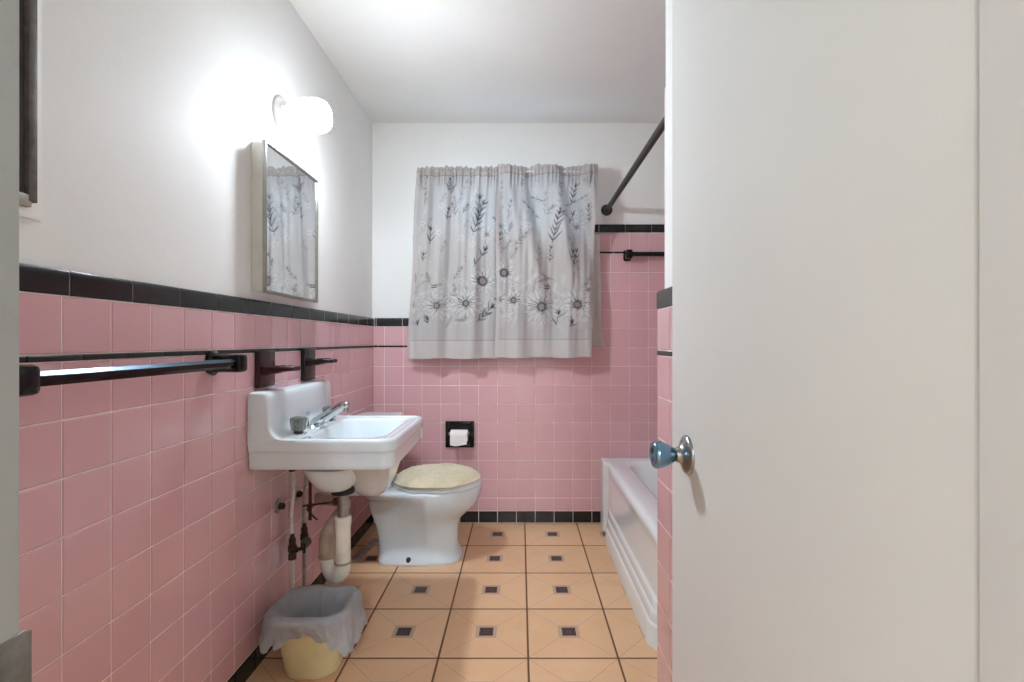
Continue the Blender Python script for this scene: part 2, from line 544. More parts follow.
g = MB(); cap_row(g, (XW + .0022, 0, 0), (0, 1, 0), (-1, 0, 0), YN, YW + .0015, YW - .155, .155, *CAP, back=.02)
mesh_obj('border_tiles', g, M['black'], ws, 25)

# right wall (beyond the tub) and the doorway wall
wr = mesh_obj('wall_right', MB().box(XR, XR + .12, YW - .1, 3.0, 0, ZC), M['paint'], smooth=0)
tag(wr, 'far side wall of the tub alcove with tall pink tiling', 'wall', kind='structure')
mesh_obj('grout_bed', MB().box(XR - .0098, XR, YW, 2.85, 0, HCAP[1] - .006), M['grout'], wr, 0)
g = MB(); tile_field(g, (XR - .0098, 0, 0), (0, 1, 0), (0, 0, 1), (-1, 0, 0), grid_rects(YW, 2.85, .911, TP, HIGH)); mesh_obj('wall_tiles', g, M['pink'], wr, 0)
g = MB(); cap_row(g, (XR - .0098, 0, 0), (0, 1, 0), (-1, 0, 0), YW, 2.85, .9235, .1504, *HCAP); mesh_obj('border_tiles', g, M['black'], wr, 40)

DX0, DX1, DH, YH = -.3085, .2825, 2.03, .19           # clear doorway
g = MB()
g.box(XL - .12, DX0 - .018, YH, YN - .004, 0, ZC); g.box(DX1 + .018, XR + .12, YH, YN - .004, 0, ZC); g.box(DX0 - .018, DX1 + .018, YH, YN - .004, DH + .018, ZC)
wn_ = mesh_obj('wall_front', g, M['paint'], smooth=0)
tag(wn_, 'white wall with the doorway the view looks in through', 'wall', kind='structure')
# hall behind the viewer
for nm, a, lab in (('wall_hall_left', (-1.15, -1.03, -2.75, YH, 0, ZC), 'plain hall wall on the latch side of the doorway'),
                   ('wall_hall_right', (1.28, 1.4, -2.75, YH, 0, ZC), 'plain hall wall on the hinge side of the doorway'),
                   ('wall_hall_back', (-1.03, 1.28, -2.75, -2.63, 0, ZC), 'plain hall wall facing the bathroom doorway')):
    tag(mesh_obj(nm, MB().box(*a), M['slab'], smooth=0), lab, 'wall', kind='structure')

# door jambs
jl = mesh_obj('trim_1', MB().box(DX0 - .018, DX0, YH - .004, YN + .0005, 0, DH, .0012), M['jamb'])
tag(jl, 'scuffed door jamb, greyed for shade, carrying the strike plate', 'door jamb', kind='structure')
g = MB().box(DX0 - .0015, DX0 + .0012, .215, YN + .004, .80, .878, .001)
g.add([], [])
lip = MB(); n = 7
rr = []
for k in range(n):
    t = k / (n - 1); rr.append([(DX0 + .0012 - .0006 * t, YN + .002 + .005 * t, z) for z in (.802, .876)] + [(DX0 - .0012 - .0006 * t, YN + .002 + .005 * t, z) for z in (.876, .802)])
g.rings(rr)
mesh_obj('strike_plate', g, M['strike'], jl)['label'] = 'paint-flecked metal strike plate'
jr = mesh_obj('trim_2', MB().box(DX1, DX1 + .018, YH - .004, YN, 0, DH, .0012), M['door'])
tag(jr, 'smooth white door jamb on the hinge side', 'door jamb', kind='structure')
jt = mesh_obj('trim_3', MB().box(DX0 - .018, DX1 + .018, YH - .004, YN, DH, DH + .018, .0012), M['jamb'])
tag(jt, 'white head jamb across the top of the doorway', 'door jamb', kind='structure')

# the door, swung open along the stub wall
dr = thing('door_1', (.2845, .305, .01), 'white slab door standing open beside the tub wall', 'door', kind='structure')
def doorx(y): return .2845 - (y - .305) * .0012
g = MB(); g.box(.2845, .2845 + .034, .305, .917, .012, 2.02, .0022, 3)
o = mesh_obj('leaf', g, M['door'], dr)
KY, KZ = .832, .865
g = MB(); g.lathe([(.033, 0), (.033, .0018), (.0318, .004), (.029, .006), (.023, .0085), (.0165, .011), (.0135, .0145), (.012, .0205)], (.2845, KY, KZ), (-1, 0, 0), 48)
rs = mesh_obj('rose', g, M['dull_chrome'], dr, 50)
g = MB(); g.lathe([(.0105, .018), (.0105, .022), (.0125, .024), (.0168, .030), (.0205, .038), (.0228, .047), (.0232, .052), (.0225, .0565), (.0205, .059), (.017, .0595), (.013, .0575), (.008, .0555), (.003, .055), (.0005, .055)], (.2845, KY, KZ), (-1, 0, 0), 48)
mesh_obj('knob', g, M['blue_chrome'], dr, 60)['label'] = 'bluish chrome tulip knob'
mesh_obj('latch_plate', MB().box(.291, .312, .9165, .9182, KZ - .028, KZ + .028, .0006), M['dull_chrome'], dr)
for z in (.25, 1.75):
    g = MB(); g.tube([(.2835 + .041, .300, z - .045), (.2835 + .041, .300, z + .045)], .0055, 16); mesh_obj('hinge', g, M['dull_chrome'], dr)

# window: painted frame, two banks of glass louvres, stool
wd = thing('window_1', ((WX0 + WX1) / 2, YB, WZ0), 'daylit louvred window hidden behind the floral curtains', 'window', kind='structure')
g = MB()
for a in ((WX0, WX0 + .035), (WX1 - .035, WX1), (-.0775, -.0425)): g.box(a[0], a[1], YB + .02, YB + .07, WZ0, WZ1, .003)
g.box(WX0, WX1, YB + .02, YB + .07, WZ0, WZ0 + .035, .003); g.box(WX0, WX1, YB + .02, YB + .07, WZ1 - .035, WZ1, .003)
mesh_obj('frame', g, M['window_paint'], wd)
mesh_obj('sill', MB().box(WX0 - .05, WX1 + .04, YB - .03, YB + .03, WZ0 - .02, WZ0, .004), M['window_paint'], wd)
for (a, b_) in ((WX0 + .037, -.0795), (-.0405, WX1 - .037)):
    g = MB(); z = WZ0 + .045
    while z < WZ1 - .1:
        g.add([(a, YB + .03, z), (b_, YB + .03, z), (b_, YB + .055, z + .098), (a, YB + .055, z + .098),
               (a, YB + .034, z), (b_, YB + .034, z), (b_, YB + .059, z + .098), (a, YB + .059, z + .098)],
              [(0, 1, 2, 3), (7, 6, 5, 4), (0, 4, 5, 1), (1, 5, 6, 2), (2, 6, 7, 3), (3, 7, 4, 0)])
        z += .092
    mesh_obj('pane', g, M['glass'], wd, 0)

# ------------------------------------------------------------------ curtains
CY = 2.760                                            # hanging plane of the printed pair
CS = 490 / CY
def to_print(X, Z): return 520 + X * CS, 341 - (Z - 1.058) * CS    # cloth units of the print, about 5.7 mm each

def draw_print(P, Q):
    col = np.empty(P.shape + (3,)); col[:] = (.465, .447, .432)
    rng = np.random.default_rng(5)
    def cloud(sx, sy, n=7):                                           # soft watercolour mottling of the cloth
        o = np.zeros(P.shape)
        for _ in range(n):
            a, b_ = rng.normal(0, 1 / sx), rng.normal(0, 1 / sy)
            o += np.sin(P * a * 2.5 + Q * b_ * 2.5 + rng.uniform(0, 6.3))
        return np.clip(.5 + o / n * 1.1, 0, 1)
    def wash(m, c):
        col[...] = col * (1 - m[..., None]) + np.array(c) * m[..., None]
    wash(cloud(30, 60) * .55, (.42, .435, .45)); wash(cloud(22, 40) * .45, (.57, .52, .485)); wash(cloud(9, 26) * .25, (.60, .585, .57))
    wash(np.exp(-((P - 548) / 34) ** 2 - ((Q - 268) / 24) ** 2) * .4, (.58, .49, .43))
    def put(mask, c, a=1.0):
        w = (mask * a)[..., None]
        col[...] = col * (1 - w) + np.array(c) * w
    def soft(x, e=.12): return np.clip((1 - x) / e, 0, 1)
    DK, MD, WH, LG = (.06, .05, .058), (.17, .15, .15), (.63, .615, .60), (.31, .295, .285)
    def leaf(cx, cy, L, W, ang, c, a=1.0):
        m = (abs(P - cx) < L) & (abs(Q - cy) < L)
        if not m.any(): return
        dx, dy = P - cx, Q - cy
        u = dx * math.cos(ang) + dy * math.sin(ang); v = -dx * math.sin(ang) + dy * math.cos(ang)
        s = np.clip(u / L, -1, 1)
        w = W * np.sqrt(np.clip(1 - s * s, 0, 1)) * (1 - .35 * s) + 1e-6
        put(np.where(m & (abs(u) < L), soft(abs(v) / w, .5), 0), c, a)
    def line(x0, y0, x1, y1, w, c, a=1.0):
        L = math.hypot(x1 - x0, y1 - y0); ux, uy = (x1 - x0) / L, (y1 - y0) / L
        u = (P - x0) * ux + (Q - y0) * uy; v = -(P - x0) * uy + (Q - y0) * ux
        put(np.where((u > 0) & (u < L), soft(abs(v) / w, .6), 0), c, a)
    def sprig(x0, y0, x1, y1, n, L, W, c, a=1.0):
        line(x0, y0, x1, y1, .45, c, a)
        an = math.atan2(y1 - y0, x1 - x0)
        for k in range(n):
            t = (k + .5) / n
            for s in (-1, 1):
                if rng.random() < .14: continue
                b_ = an + s * rng.uniform(.4, .8); l = L * (1 - .4 * t) * rng.uniform(.6, 1.15)
                leaf(x0 + (x1 - x0) * t + math.cos(b_) * l, y0 + (y1 - y0) * t + math.sin(b_) * l, l, W * .8, b_, c, a * rng.uniform(.7, 1))
        leaf(x1, y1, L * .6, W, an, c, a)
    def flower(cx, cy, Rr, n, rot, dark=1.0, core=.2):
        for lay in (0, 1):
            for k in range(n):
                an = rot + 2 * PI * (k + .5 * lay) / n + rng.uniform(-.1, .1); q = rng.uniform(.82, 1.1) * (1.08, .92)[lay]; d = Rr * .60 * q
                px_, py_ = cx + math.cos(an) * d, cy + math.sin(an) * d * .92
                L, W = Rr * .44 * q, Rr * .60 * math.sin(PI / n) * 1.1
                leaf(px_, py_, L * 1.1, W * 1.3, an, MD, .42)
                leaf(px_, py_, L, W, an, WH, .85)
                line(cx + math.cos(an) * Rr * .3, cy + math.sin(an) * Rr * .28, px_, py_, .22, LG, .5)
        for k in range(n * 2):
            an = rot + PI * k / n + rng.uniform(-.15, .15); q = rng.uniform(.35, .7) * (1.15 if math.sin(an) < .3 else .8)
            line(cx, cy, cx + math.cos(an) * Rr * q, cy + math.sin(an) * Rr * q * .95, .42, DK, .8 * dark)
        r = np.hypot(P - cx, Q - cy)
        put(np.clip((Rr * core * 1.35 - r) / 1.2, 0, 1), DK, .75 * dark)
        put(np.clip((Rr * core * .8 - r) / .8, 0, 1), (.36, .31, .29), .85)
    # faint white line foliage all over
    for _ in range(95):
        x, y = rng.uniform(408, 602), rng.uniform(182, 325); an = rng.uniform(-2.2, -.9); L = rng.uniform(12, 26)
        sprig(x, y, x + math.cos(an) * L, y + math.sin(an) * L, 4, 3.4, 1.1, (WH, LG, MD)[int(rng.choice(3, p=(.5, .3, .2)))], rng.uniform(.25, .5))
    for _ in range(90):
        x, y = rng.uniform(410, 600), rng.uniform(276, 326)
        leaf(x, y, rng.uniform(5, 9), rng.uniform(1.6, 2.6), rng.uniform(0, PI), WH if rng.random() < .75 else MD, rng.uniform(.25, .55))
    for _ in range(26):
        x, y = rng.uniform(410, 600), rng.uniform(200, 322)
        for k in range(5): leaf(x + math.cos(k * 1.26) * 2.2, y + math.sin(k * 1.26) * 2.2, 2, 1.2, k * 1.26, WH, .55)
        leaf(x, y, .9, .9, 0, MD, .6)
    # dark sprigs
    for a in ((473, 236, 484, 202, 6, 5.5, 1.15), (478, 224, 480, 196, 4, 5, 1), (474, 268, 486, 248, 4, 6, 1.3), (430, 244, 431, 228, 3, 4.2, 1),
              (447, 220, 449, 208, 3, 3, .8), (552, 243, 559, 214, 6, 6, 1.25), (571, 205, 576, 184, 4, 4.5, 1.1), (568, 226, 574, 212, 2, 4, .8),
              (569, 262, 573, 252, 2, 5, .9), (572, 268, 577, 250, 3, 4, .9), (423, 262, 424, 254, 2, 4, .9), (418, 326, 417, 322, 2, 4, 1), (428, 324, 427, 317, 3, 3.5, 1),
              (556, 326, 559, 312, 4, 5, 1.3), (569, 327, 572, 322, 3, 4.5, 1.1), (540, 218, 524, 203, 4, 3.2, .6), (477, 322, 493, 306, 5, 6.5, 1.5),
              (563, 208, 585, 196, 3, 3, .5), (425, 205, 427, 176, 5, 3, .6), (498, 250, 501, 226, 4, 4, .9), (586, 292, 588, 285, 2, 3, .9), (545, 202, 532, 196, 3, 3, .6)):
        sprig(*a[:7], c=DK if a[6] > .75 else MD, a=.82)
    for _ in range(26):
        x, y = rng.uniform(412, 598), rng.uniform(184, 322); an = rng.uniform(-2.4, -.7); L = rng.uniform(8, 18)
        sprig(x, y, x + math.cos(an) * L, y + math.sin(an) * L, 4, 3.6, .9, DK if rng.random() < .5 else MD, rng.uniform(.4, .7))
    # small dark double dashes
    for (x, y) in ((434.5, 285.5), (547, 286)):
        for d in (0, 2.4): line(x - 3, y + d, x + 3, y + d, .7, DK, .85)
    for f in ((437.5, 306, 15, 12, .2, .8), (466, 303.5, 15, 12, .5, .95), (482.5, 281, 12.5, 11, .1, 1.0, .34), (504, 273, 11, 11, .4, 1.0, .34),
              (513.5, 300.5, 11, 10, 0, 1.0, .25), (541.5, 307, 18.5, 14, .1, .9, .22), (577, 305, 15.5, 12, .3, 1.0, .24), (577, 227, 9, 8, .2, .55),
              (487, 234, 8, 8, .1, .45), (500, 226, 7, 8, .3, .5), (412, 305, 8, 9, .1, .5), (499, 300, 8, 9, 0, .9), (588, 290, 6, 7, .2, .7)):
        flower(*f)
    return np.clip(col, 0, 1)


def curtain(name, xt, xb, zt, zb, folds, label, seed, tuck=(0, 0), px_density=2.3):
    rng = np.random.default_rng(seed)
    nx, nz = int((xb[1] - xb[0]) * CS * px_density), int((zt - zb) * CS * px_density)
    S, T = np.meshgrid(np.linspace(0, 1, nx), np.linspace(0, 1, nz))
    te = T ** .8
    X = (xt[0] * (1 - te) + xb[0] * te) * (1 - S) + (xt[1] * (1 - te) + xb[1] * te) * S
    # hanging folds: tight gathers under the rod pocket, broader ones lower down
    Y = np.zeros_like(S)
    for (f, ph, shear, amp, lo, hi) in folds:
        env = np.clip(1 - abs(T - (lo + hi) / 2) / ((hi - lo) / 2), 0, 1) ** .6
        Y += amp * env * (np.sin(2 * PI * (f * S + shear * T) + ph) - .35)
    calm = 1 - .8 * np.clip(1 - abs(S - (1 if tuck[1] else 0)) / .10, 0, 1)
    Y = Y * calm + tuck[0] * np.clip(1 - S / .12, 0, 1) + tuck[1] * np.clip(1 - (1 - S) / .12, 0, 1)   # overlap at the middle
    g_ = np.exp(-((T - .055) / .05) ** 2)
    for k in range(5):
        Y += .0034 * g_ * np.sin(2 * PI * (9 + 5 * k) * S + rng.uniform(0, 6) + 2.0 * T)
    Z = zt + (zb - zt) * T
    wav = sum(rng.uniform(.3, 1) * np.sin(2 * PI * k * S + rng.uniform(0, 6)) for k in (2, 3, 5, 8, 13, 17))
    Z += .0035 * wav * np.clip(1 - T / .05, 0, 1)                     # frilled heading above the rod
    Z += .003 * np.sin(2 * PI * (2.1 * S) + seed) * np.clip((T - .9) / .1, 0, 1)
    rod = np.exp(-((T - .028) / .012) ** 2)
    Y -= .010 * rod                                                   # pocket bulging round the rod
    X += .004 * np.sin(9 * T + seed) * (abs(S - .5) * 2) ** 6
    P, Q = to_print(X, zt + (zb - zt) * T)
    C = draw_print(P, Q)
    def blend(mask, c):
        w = mask[..., None]; C[...] = C * (1 - w) + np.array(c) * w
    blend((T < .045) * .75, (.47, .41, .385))                         # pinkish heading
    blend((abs(T - .047) < .0022) * .7, (.26, .2, .18))               # stitch line
    hem = np.clip((T - .905) / .003, 0, 1)
    blend(hem * .95, (.56, .53, .515)); blend((abs(T - .905) < .0022) * .55, (.25, .23, .22))
    side = np.maximum(np.clip((.035 - S) / .004, 0, 1), np.clip((S - .965) / .004, 0, 1))
    blend(side * .75, (.56, .51, .49))
    vs = np.stack([X, CY + Y, Z], -1).reshape(-1, 3)
    idx = np.arange(nx * nz).reshape(nz, nx)
    F = np.stack([idx[:-1, :-1], idx[1:, :-1], idx[1:, 1:], idx[:-1, 1:]], -1).reshape(-1, 4)
    o0 = np.array(((xt[0] + xt[1]) / 2, CY, zb)); vs = vs - o0
    me = bpy.data.meshes.new(name)
    me.vertices.add(len(vs)); me.vertices.foreach_set('co', vs.ravel())
    me.loops.add(F.size); me.loops.foreach_set('vertex_index', F.ravel())
    me.polygons.add(len(F)); me.polygons.foreach_set('loop_start', np.arange(0, F.size, 4)); me.polygons.foreach_set('loop_total', np.full(len(F), 4))
    me.update(calc_edges=True); me.validate()
    at = me.color_attributes.new('print', 'FLOAT_COLOR', 'POINT')
    at.data.foreach_set('color', np.concatenate([C.reshape(-1, 3), np.ones((nx * nz, 1))], 1).ravel())
    me.polygons.foreach_set('use_smooth', [True] * len(F))
    me.materials.append(M['print'])
    o = bpy.data.objects.new(name, me); COL.objects.link(o); o.location = o0
    return tag(o, label, 'curtain', 'pair of floral curtains')

ZT, ZB = 1.058 + 175 / CS, 1.058 - 16.5 / CS
curtain('curtain', (-.578, -.108), (-.634, -.124), ZT - .006, ZB - .006,
        [(5, .4, .1, .013, -.2, 1.3), (2.5, 1.0, -.15, .019, .1, 1.9), (9, 2, 0, .006, -.1, .6), (14, 1, .3, .0022, 0, 1)],
        'grey floral print curtain panel hanging on the side towards the mirror', 3, (0, .016))
curtain('curtain', (-.128, .432), (-.137, .402), ZT, ZB,
        [(2.4, 3.2, -1.15, .036, -.3, .85), (4, .4, -.3, .011, .1, 1.6), (6, 2, -2.0, .011, -.1, .65), (1.6, 2.2, .1, .020, .4, 1.8), (15, 1, .3, .0022, 0, 1)],
        'grey floral print curtain panel nearer the bathtub, with slanting folds', 8, (-.012, 0))

def rod_thing(name, a, b_, r, label, cat, mat):
    t = thing(name, ((a[0] + b_[0]) / 2, a[1], a[2]), label, cat)
    mesh_obj('rod', MB().tube([a, b_], r), mat, t)
    for e, s in ((a, -1), (b_, 1)):
        g = MB(); g.tube([e, (e[0], YB - .004, e[2])], r * .9); g.lathe([(.012, 0), (.012, .004), (.009, .006)], (e[0], YB, e[2]), (0, -1, 0), 20)
        mesh_obj('bracket', g, mat, t)
    return t
ZR = ZT + (ZB - ZT) * .028
rod_thing('curtain_rod', (-.566, CY + .004, ZR), (.425, CY + .004, ZR), .006, 'thin rod threaded through the floral curtain tops', 'curtain rod', M['white_metal'])

# plain inner cafe curtain over the lower half of the window
LY = 2.818
nx, nz = 150, 90
S, T = np.meshgrid(np.linspace(0, 1, nx), np.linspace(0, 1, nz))
X = (-.617 + .012 * T) * (1 - S) + (.452 + .03 * T + .01 * np.sin(7 * T) * T) * S
Y = LY + .007 * np.sin(2 * PI * 11 * S + .6 * np.sin(5 * S)) * (.5 + .5 * T) + .003 * np.sin(2 * PI * 23 * S)
Z = 1.668 + (1.030 - 1.668) * T + .004 * np.sin(2 * PI * 9 * S) * (T > .97)
g = MB(); idx = np.arange(nx * nz).reshape(nz, nx)
g.add(np.stack([X, Y, Z], -1).reshape(-1, 3).tolist(), np.stack([idx[:-1, :-1], idx[1:, :-1], idx[1:, 1:], idx[:-1, 1:]], -1).reshape(-1, 4).tolist())
o = mesh_obj('cafe_curtain', g, M['liner'], smooth=180, org=(-.08, LY, 1.03))
tag(o, 'plain off-white inner curtain peeping out behind the floral pair', 'curtain')
rod_thing('curtain_rod', (-.612, LY + .012, 1.66), (.452, LY + .012, 1.66), .005, 'lower rod holding the plain inner curtain', 'curtain rod', M['white_metal'])

# ------------------------------------------------------------------ wall lamp
LZ, LYc = 1.872, 1.772
lp = thing('wall_lamp', (XL, LYc, LZ), 'lit white globe lamp on the wall above the mirror', 'wall lamp')
g = MB(); g.lathe([(.067, 0), (.067, .006), (.064, .011), (.056, .014), (.050, .022), (.046, .032), (.044, .036)], (XL, LYc, LZ), (1, 0, 0), 48)
mesh_obj('backplate', g, M['white_metal'], lp, 40)
for a in (.8, 2.9, 5.0):
    g = MB(); g.lathe([(.004, 0), (.004, .004), (.002, .006)], (XL + .024, LYc + .052 * math.cos(a), LZ + .052 * math.sin(a)), (1, 0, 0), 12); mesh_obj('screw', g, M['chrome'], lp)
prof = [(.036, .030), (.042, .034)]
for k in range(25):
    t = -PI / 2 + .42 + (PI - .42) * k / 24
    c, s = math.cos(t), math.sin(t)
    prof.append((.060 * abs(c) ** .55, .106 + .068 * math.copysign(abs(s) ** .75, s)))
g = MB(); g.lathe(prof, (XL, LYc, LZ), (1, 0, 0), 48)
mesh_obj('globe', g, M['globe'], lp, 60)['label'] = 'glowing opal glass globe'

# ------------------------------------------------------------------ medicine cabinet
mc = thing('medicine_cabinet', (XL, 1.77, 1.215), 'mirrored medicine cabinet on the wall over the sink', 'medicine cabinet')
CX = -.8275
mesh_obj('body', MB().box(XL, CX, 1.570, 1.968, 1.218, 1.698, .002), M['cabinet_side'], mc)
dp = MB(); 
dp.box(CX, CX + .006, 1.565, 1.973, 1.213, 1.703, .001)
cd = mesh_obj('cabinet_door', dp, M['cabinet_side'], mc)
g = MB(); fw = .011; f0, f1 = CX + .004, CX + .0155
g.box(f0, f1, 1.5645, 1.5645 + fw, 1.2125, 1.7035, .0025); g.box(f0, f1, 1.9735 - fw, 1.9735, 1.2125, 1.7035, .0025)
g.box(f0, f1, 1.5645 + fw * .6, 1.9735 - fw * .6, 1.2125, 1.2125 + fw, .0025); g.box(f0, f1, 1.5645 + fw * .6, 1.9735 - fw * .6, 1.7035 - fw, 1.7035, .0025)
mesh_obj('mirror_frame', g, M['steel_frame'], cd)
mesh_obj('mirror', MB().box(CX + .006, CX + .0105, 1.573, 1.965, 1.221, 1.695), M['mirror'], cd, 0)
for z in (1.30, 1.62):
    g = MB(); g.tube([(CX, 1.9775, z - .02), (CX, 1.9775, z + .02)], .003, 10); mesh_obj('hinge', g, M['steel_frame'], mc)

# ------------------------------------------------------------------ towel bars
XF = XL + .012                                        # tiled face of the sink wall
def bar_hex(mb, a, b_, r, n=6, mats=None, rot=0):
    a, b_ = Vector(a), Vector(b_); ax = (b_ - a).normalized()
    up = Vector((0, 0, 1)); side = ax.cross(up).normalized()
    rr = [[p + (side * math.cos(rot + 2 * PI * k / n) + up * math.sin(rot + 2 * PI * k / n)) * r for k in range(n)] for p in (a, b_)]
    base = len(mb.f)
    mb.rings(rr)
    if mats:
        for k in range(n): mb.mi[base + k] = mats[k]
BZ, BX = .9965, -.782
tb = thing('towel_bar', (XF, 1.07, BZ), 'black and chrome towel bar on the pink wall by the doorway', 'towel bar')
m_bar = simple('pale_mirrored_bar', '#3d4f5e', .3, .9, var=.25, vscale=14)
g = MB(); bar_hex(g, (BX, .765, BZ), (BX, 1.345, BZ), .0135, 8, [1, 1, 0, 0, 0, 0, 0, 0], PI / 8)
g.mi = g.mi[:]
bo = mesh_obj('bar', g, [M['black_gloss'], m_bar], tb, 0); bo['label'] = 'faceted bar with a mirrored upper face'
for yc in (.760, 1.350):
    g = MB()
    g.rings([[(XF + d, yc + (rr_) * math.cos(PI / 4 * k + PI / 8 * 0) * 1.0, BZ + rr_ * math.sin(PI / 4 * k)) for k in range(8)] for (d, rr_) in ((0, .034), (.009, .034), (.014, .027), (.02, .02))])
    p = mesh_obj('post', g, M['black_gloss'], tb, 30)
    g = MB(); g.box(XF + .012, XF + .092, yc - .0195, yc + .0195, BZ - .0245, BZ + .0245, .009, 2)
    mesh_obj('socket', g, M['black_gloss'], p, 30)
    g = MB(); g.box(XF + .002, XF + .012, yc - .008, yc + .008, BZ + .026, BZ + .036, .002); mesh_obj('set_screw', g, M['dull_chrome'], p)

TY = 2.85
tb2 = thing('towel_bar', (.86, TY, 1.55), 'black towel bar on the tall tiles over the tub', 'towel bar')
g = MB(); bar_hex(g, (.635, TY - .055, 1.553), (1.09, TY - .055, 1.553), .0125, 8, None, PI / 8); mesh_obj('bar', g, M['black_gloss'], tb2, 0)
for xc in (.622, 1.10):
    g = MB(); g.box(xc - .022, xc + .022, TY - .012, TY, 1.553 - .031, 1.553 + .031, .009, 2); p = mesh_obj('post', g, M['black_gloss'], tb2, 30)
    g = MB(); g.box(xc - .018, xc + .018, TY - .075, TY - .01, 1.553 - .026, 1.553 + .026, .008, 2); mesh_obj('socket', g, M['black_gloss'], p, 30)

# shower rod
sr = thing('shower_rod', (.506, 2.1, 1.822), 'dark grey shower curtain rod high above the tub', 'shower rod')
mesh_obj('rod', MB().tube([(.506, 2.845, 1.822), (.506, 1.30, 1.822)], .0145, 20), M['dark_rod'], sr)
for (y, d) in ((YB, -1), (YW - .013, 1)):
    g = MB(); g.lathe([(.033, 0), (.033, .004), (.028, .01), (.019, .016), (.018, .03)], (.506, y, 1.822), (0, d, 0), 32); mesh_obj('flange', g, M['dark_rod'], sr)

# ------------------------------------------------------------------ ceramic holders over the sink
def holder(y0, y1, z0, z1, mat, label, cat, name, tip, zt, depth, holes):
    t = thing(name, (XF, (y0 + y1) / 2, z0), label, cat, 'glazed ceramic holders over the sink')
    g = MB(); g.box(XF, XF + .018, y0, y1, z0, z1, .004, 3); mesh_obj('wall_plate', g, mat, t)
    yc = (y0 + y1) / 2; g = MB()
    secs = [(XF + .014, .040, .016), (XF + .035, .039, .0145), (XF + .06, .037, .012), (XF + tip * .72, .034, .0095), (XF + tip * .93, .029, .008), (XF + tip, .024, .0065)]
    rr = []
    for (x, hw, hh) in secs:
        rr.append([(x, yc + hw * math.copysign(abs(math.cos(a)) ** .4, math.cos(a)), zt + hh * math.copysign(abs(math.sin(a)) ** .4, math.sin(a)) + (.004 if hh < .01 else 0)) for a in [2 * PI * k / 24 for k in range(24)]])
    g.rings(rr)
    tg = mesh_obj('shelf', g, mat, t, 40)
    for (hx, hy, hr) in holes:
        q = MB(); q.lathe([(hr + .0035, -.001), (hr + .0035, .0012), (hr + .001, .002), (hr, .0008), (hr - .0005, -.001)], (XF + hx, yc + hy, zt + .0125), (0, 0, 1), 20); mesh_obj('hole_rim', q, mat, tg)
    return t
holder(1.566, 1.668, .907, 1.026, M['brown_gloss'], 'dark oxblood ceramic holder directly above the sink near corner', 'toothbrush holder', 'toothbrush_holder', .115, .963, .1, [(.06, -.018, .006), (.06, .018, .006), (.088, 0, .006)])
holder(1.897, 1.996, .903, 1.028, M['black_gloss'], 'black ceramic holder above the sink, on the toilet side', 'tumbler holder', 'tumbler_holder', .115, .975, .1, [(.07, 0, .024)])

# ------------------------------------------------------------------ sink
SY0, SY1, SXB, SXF = 1.531, 2.025, XF + .002, -.399
sk = thing('sink', (XF, 1.78, .48), 'white wall-hung sink with tall curved backsplash', 'sink')
def sring(d, z, rf=.045):
    return rrect(SXB, SXF + d, SY0 - d, SY1 + d, z, (max(rf + d, .01), .004, .004, max(rf + d, .01)))
def bring(x0, x1, y0, y1, z, r): return rrect(x0, x1, y0, y1, z, r)
g = MB()
DZ = .750
rings = [sring(-.022, .668), sring(-.012, .656), sring(-.004, .6545), sring(-.0005, .659), sring(0, .668), sring(0, .704), sring(.001, .708), sring(.0055, .712), sring(.0065, .717), sring(.0065, DZ - .012), sring(.004, DZ - .004), sring(-.003, DZ + .0008), sring(-.010, DZ + .0008), sring(-.017, DZ - .0028), sring(-.026, DZ - .0034),
         bring(-.702, -.442, 1.578, 1.978, DZ - .0034, .06), bring(-.700, -.446, 1.582, 1.974, DZ - .0055, .06), bring(-.694, -.452, 1.588, 1.968, DZ - .013, .058),
         bring(-.684, -.470, 1.602, 1.954, .68, .055), bring(-.674, -.488, 1.62, 1.936, .635, .055), bring(-.655, -.51, 1.645, 1.91, .608, .06), bring(-.62, -.55, 1.70, 1.85, .598, .03), bring(-.592, -.578, 1.765, 1.79, .596, .006)]
g.rings(rings, True, False, True)
# backsplash, side profile swept across the width with softened ends
prof = [(SXB, .730), (SXB, .888), (SXB + .004, .896), (SXB + .012, .899), (-.800, .8975), (-.792, .894), (-.786, .887), (-.7835, .876), (-.782, .85), (-.781, .805)]
for k in range(9):
    t = PI + (PI / 2) * k / 8
    prof.append((-.736 + .045 * math.cos(t), .7945 + .045 * math.sin(t)))
prof += [(-.72, .7488), (-.70, .7466), (-.70, .735), (-.72, .730)]
def splash(y, s):
    cx, cz = -.81, .78
    out = []
    for (x, z) in prof:
        zz = z
        out.append((max(SXB, x - s * (1 if x > SXB + .02 else 0)), y, z - (s if z > .86 else 0)))
    return out
Q0, Q1 = SY0 - .0068, SY1 + .0068
g.rings([splash(Q0, .007), splash(Q0 + .0022, .0028), splash(Q0 + .0075, 0)] + [splash(Q0 + (Q1 - Q0) * k / 6, 0) for k in range(1, 6)] + [splash(Q1 - .0075, 0), splash(Q1 - .0022, .0028), splash(Q1, .007)])
mesh_obj('basin', g, M['porcelain'], sk, 50)
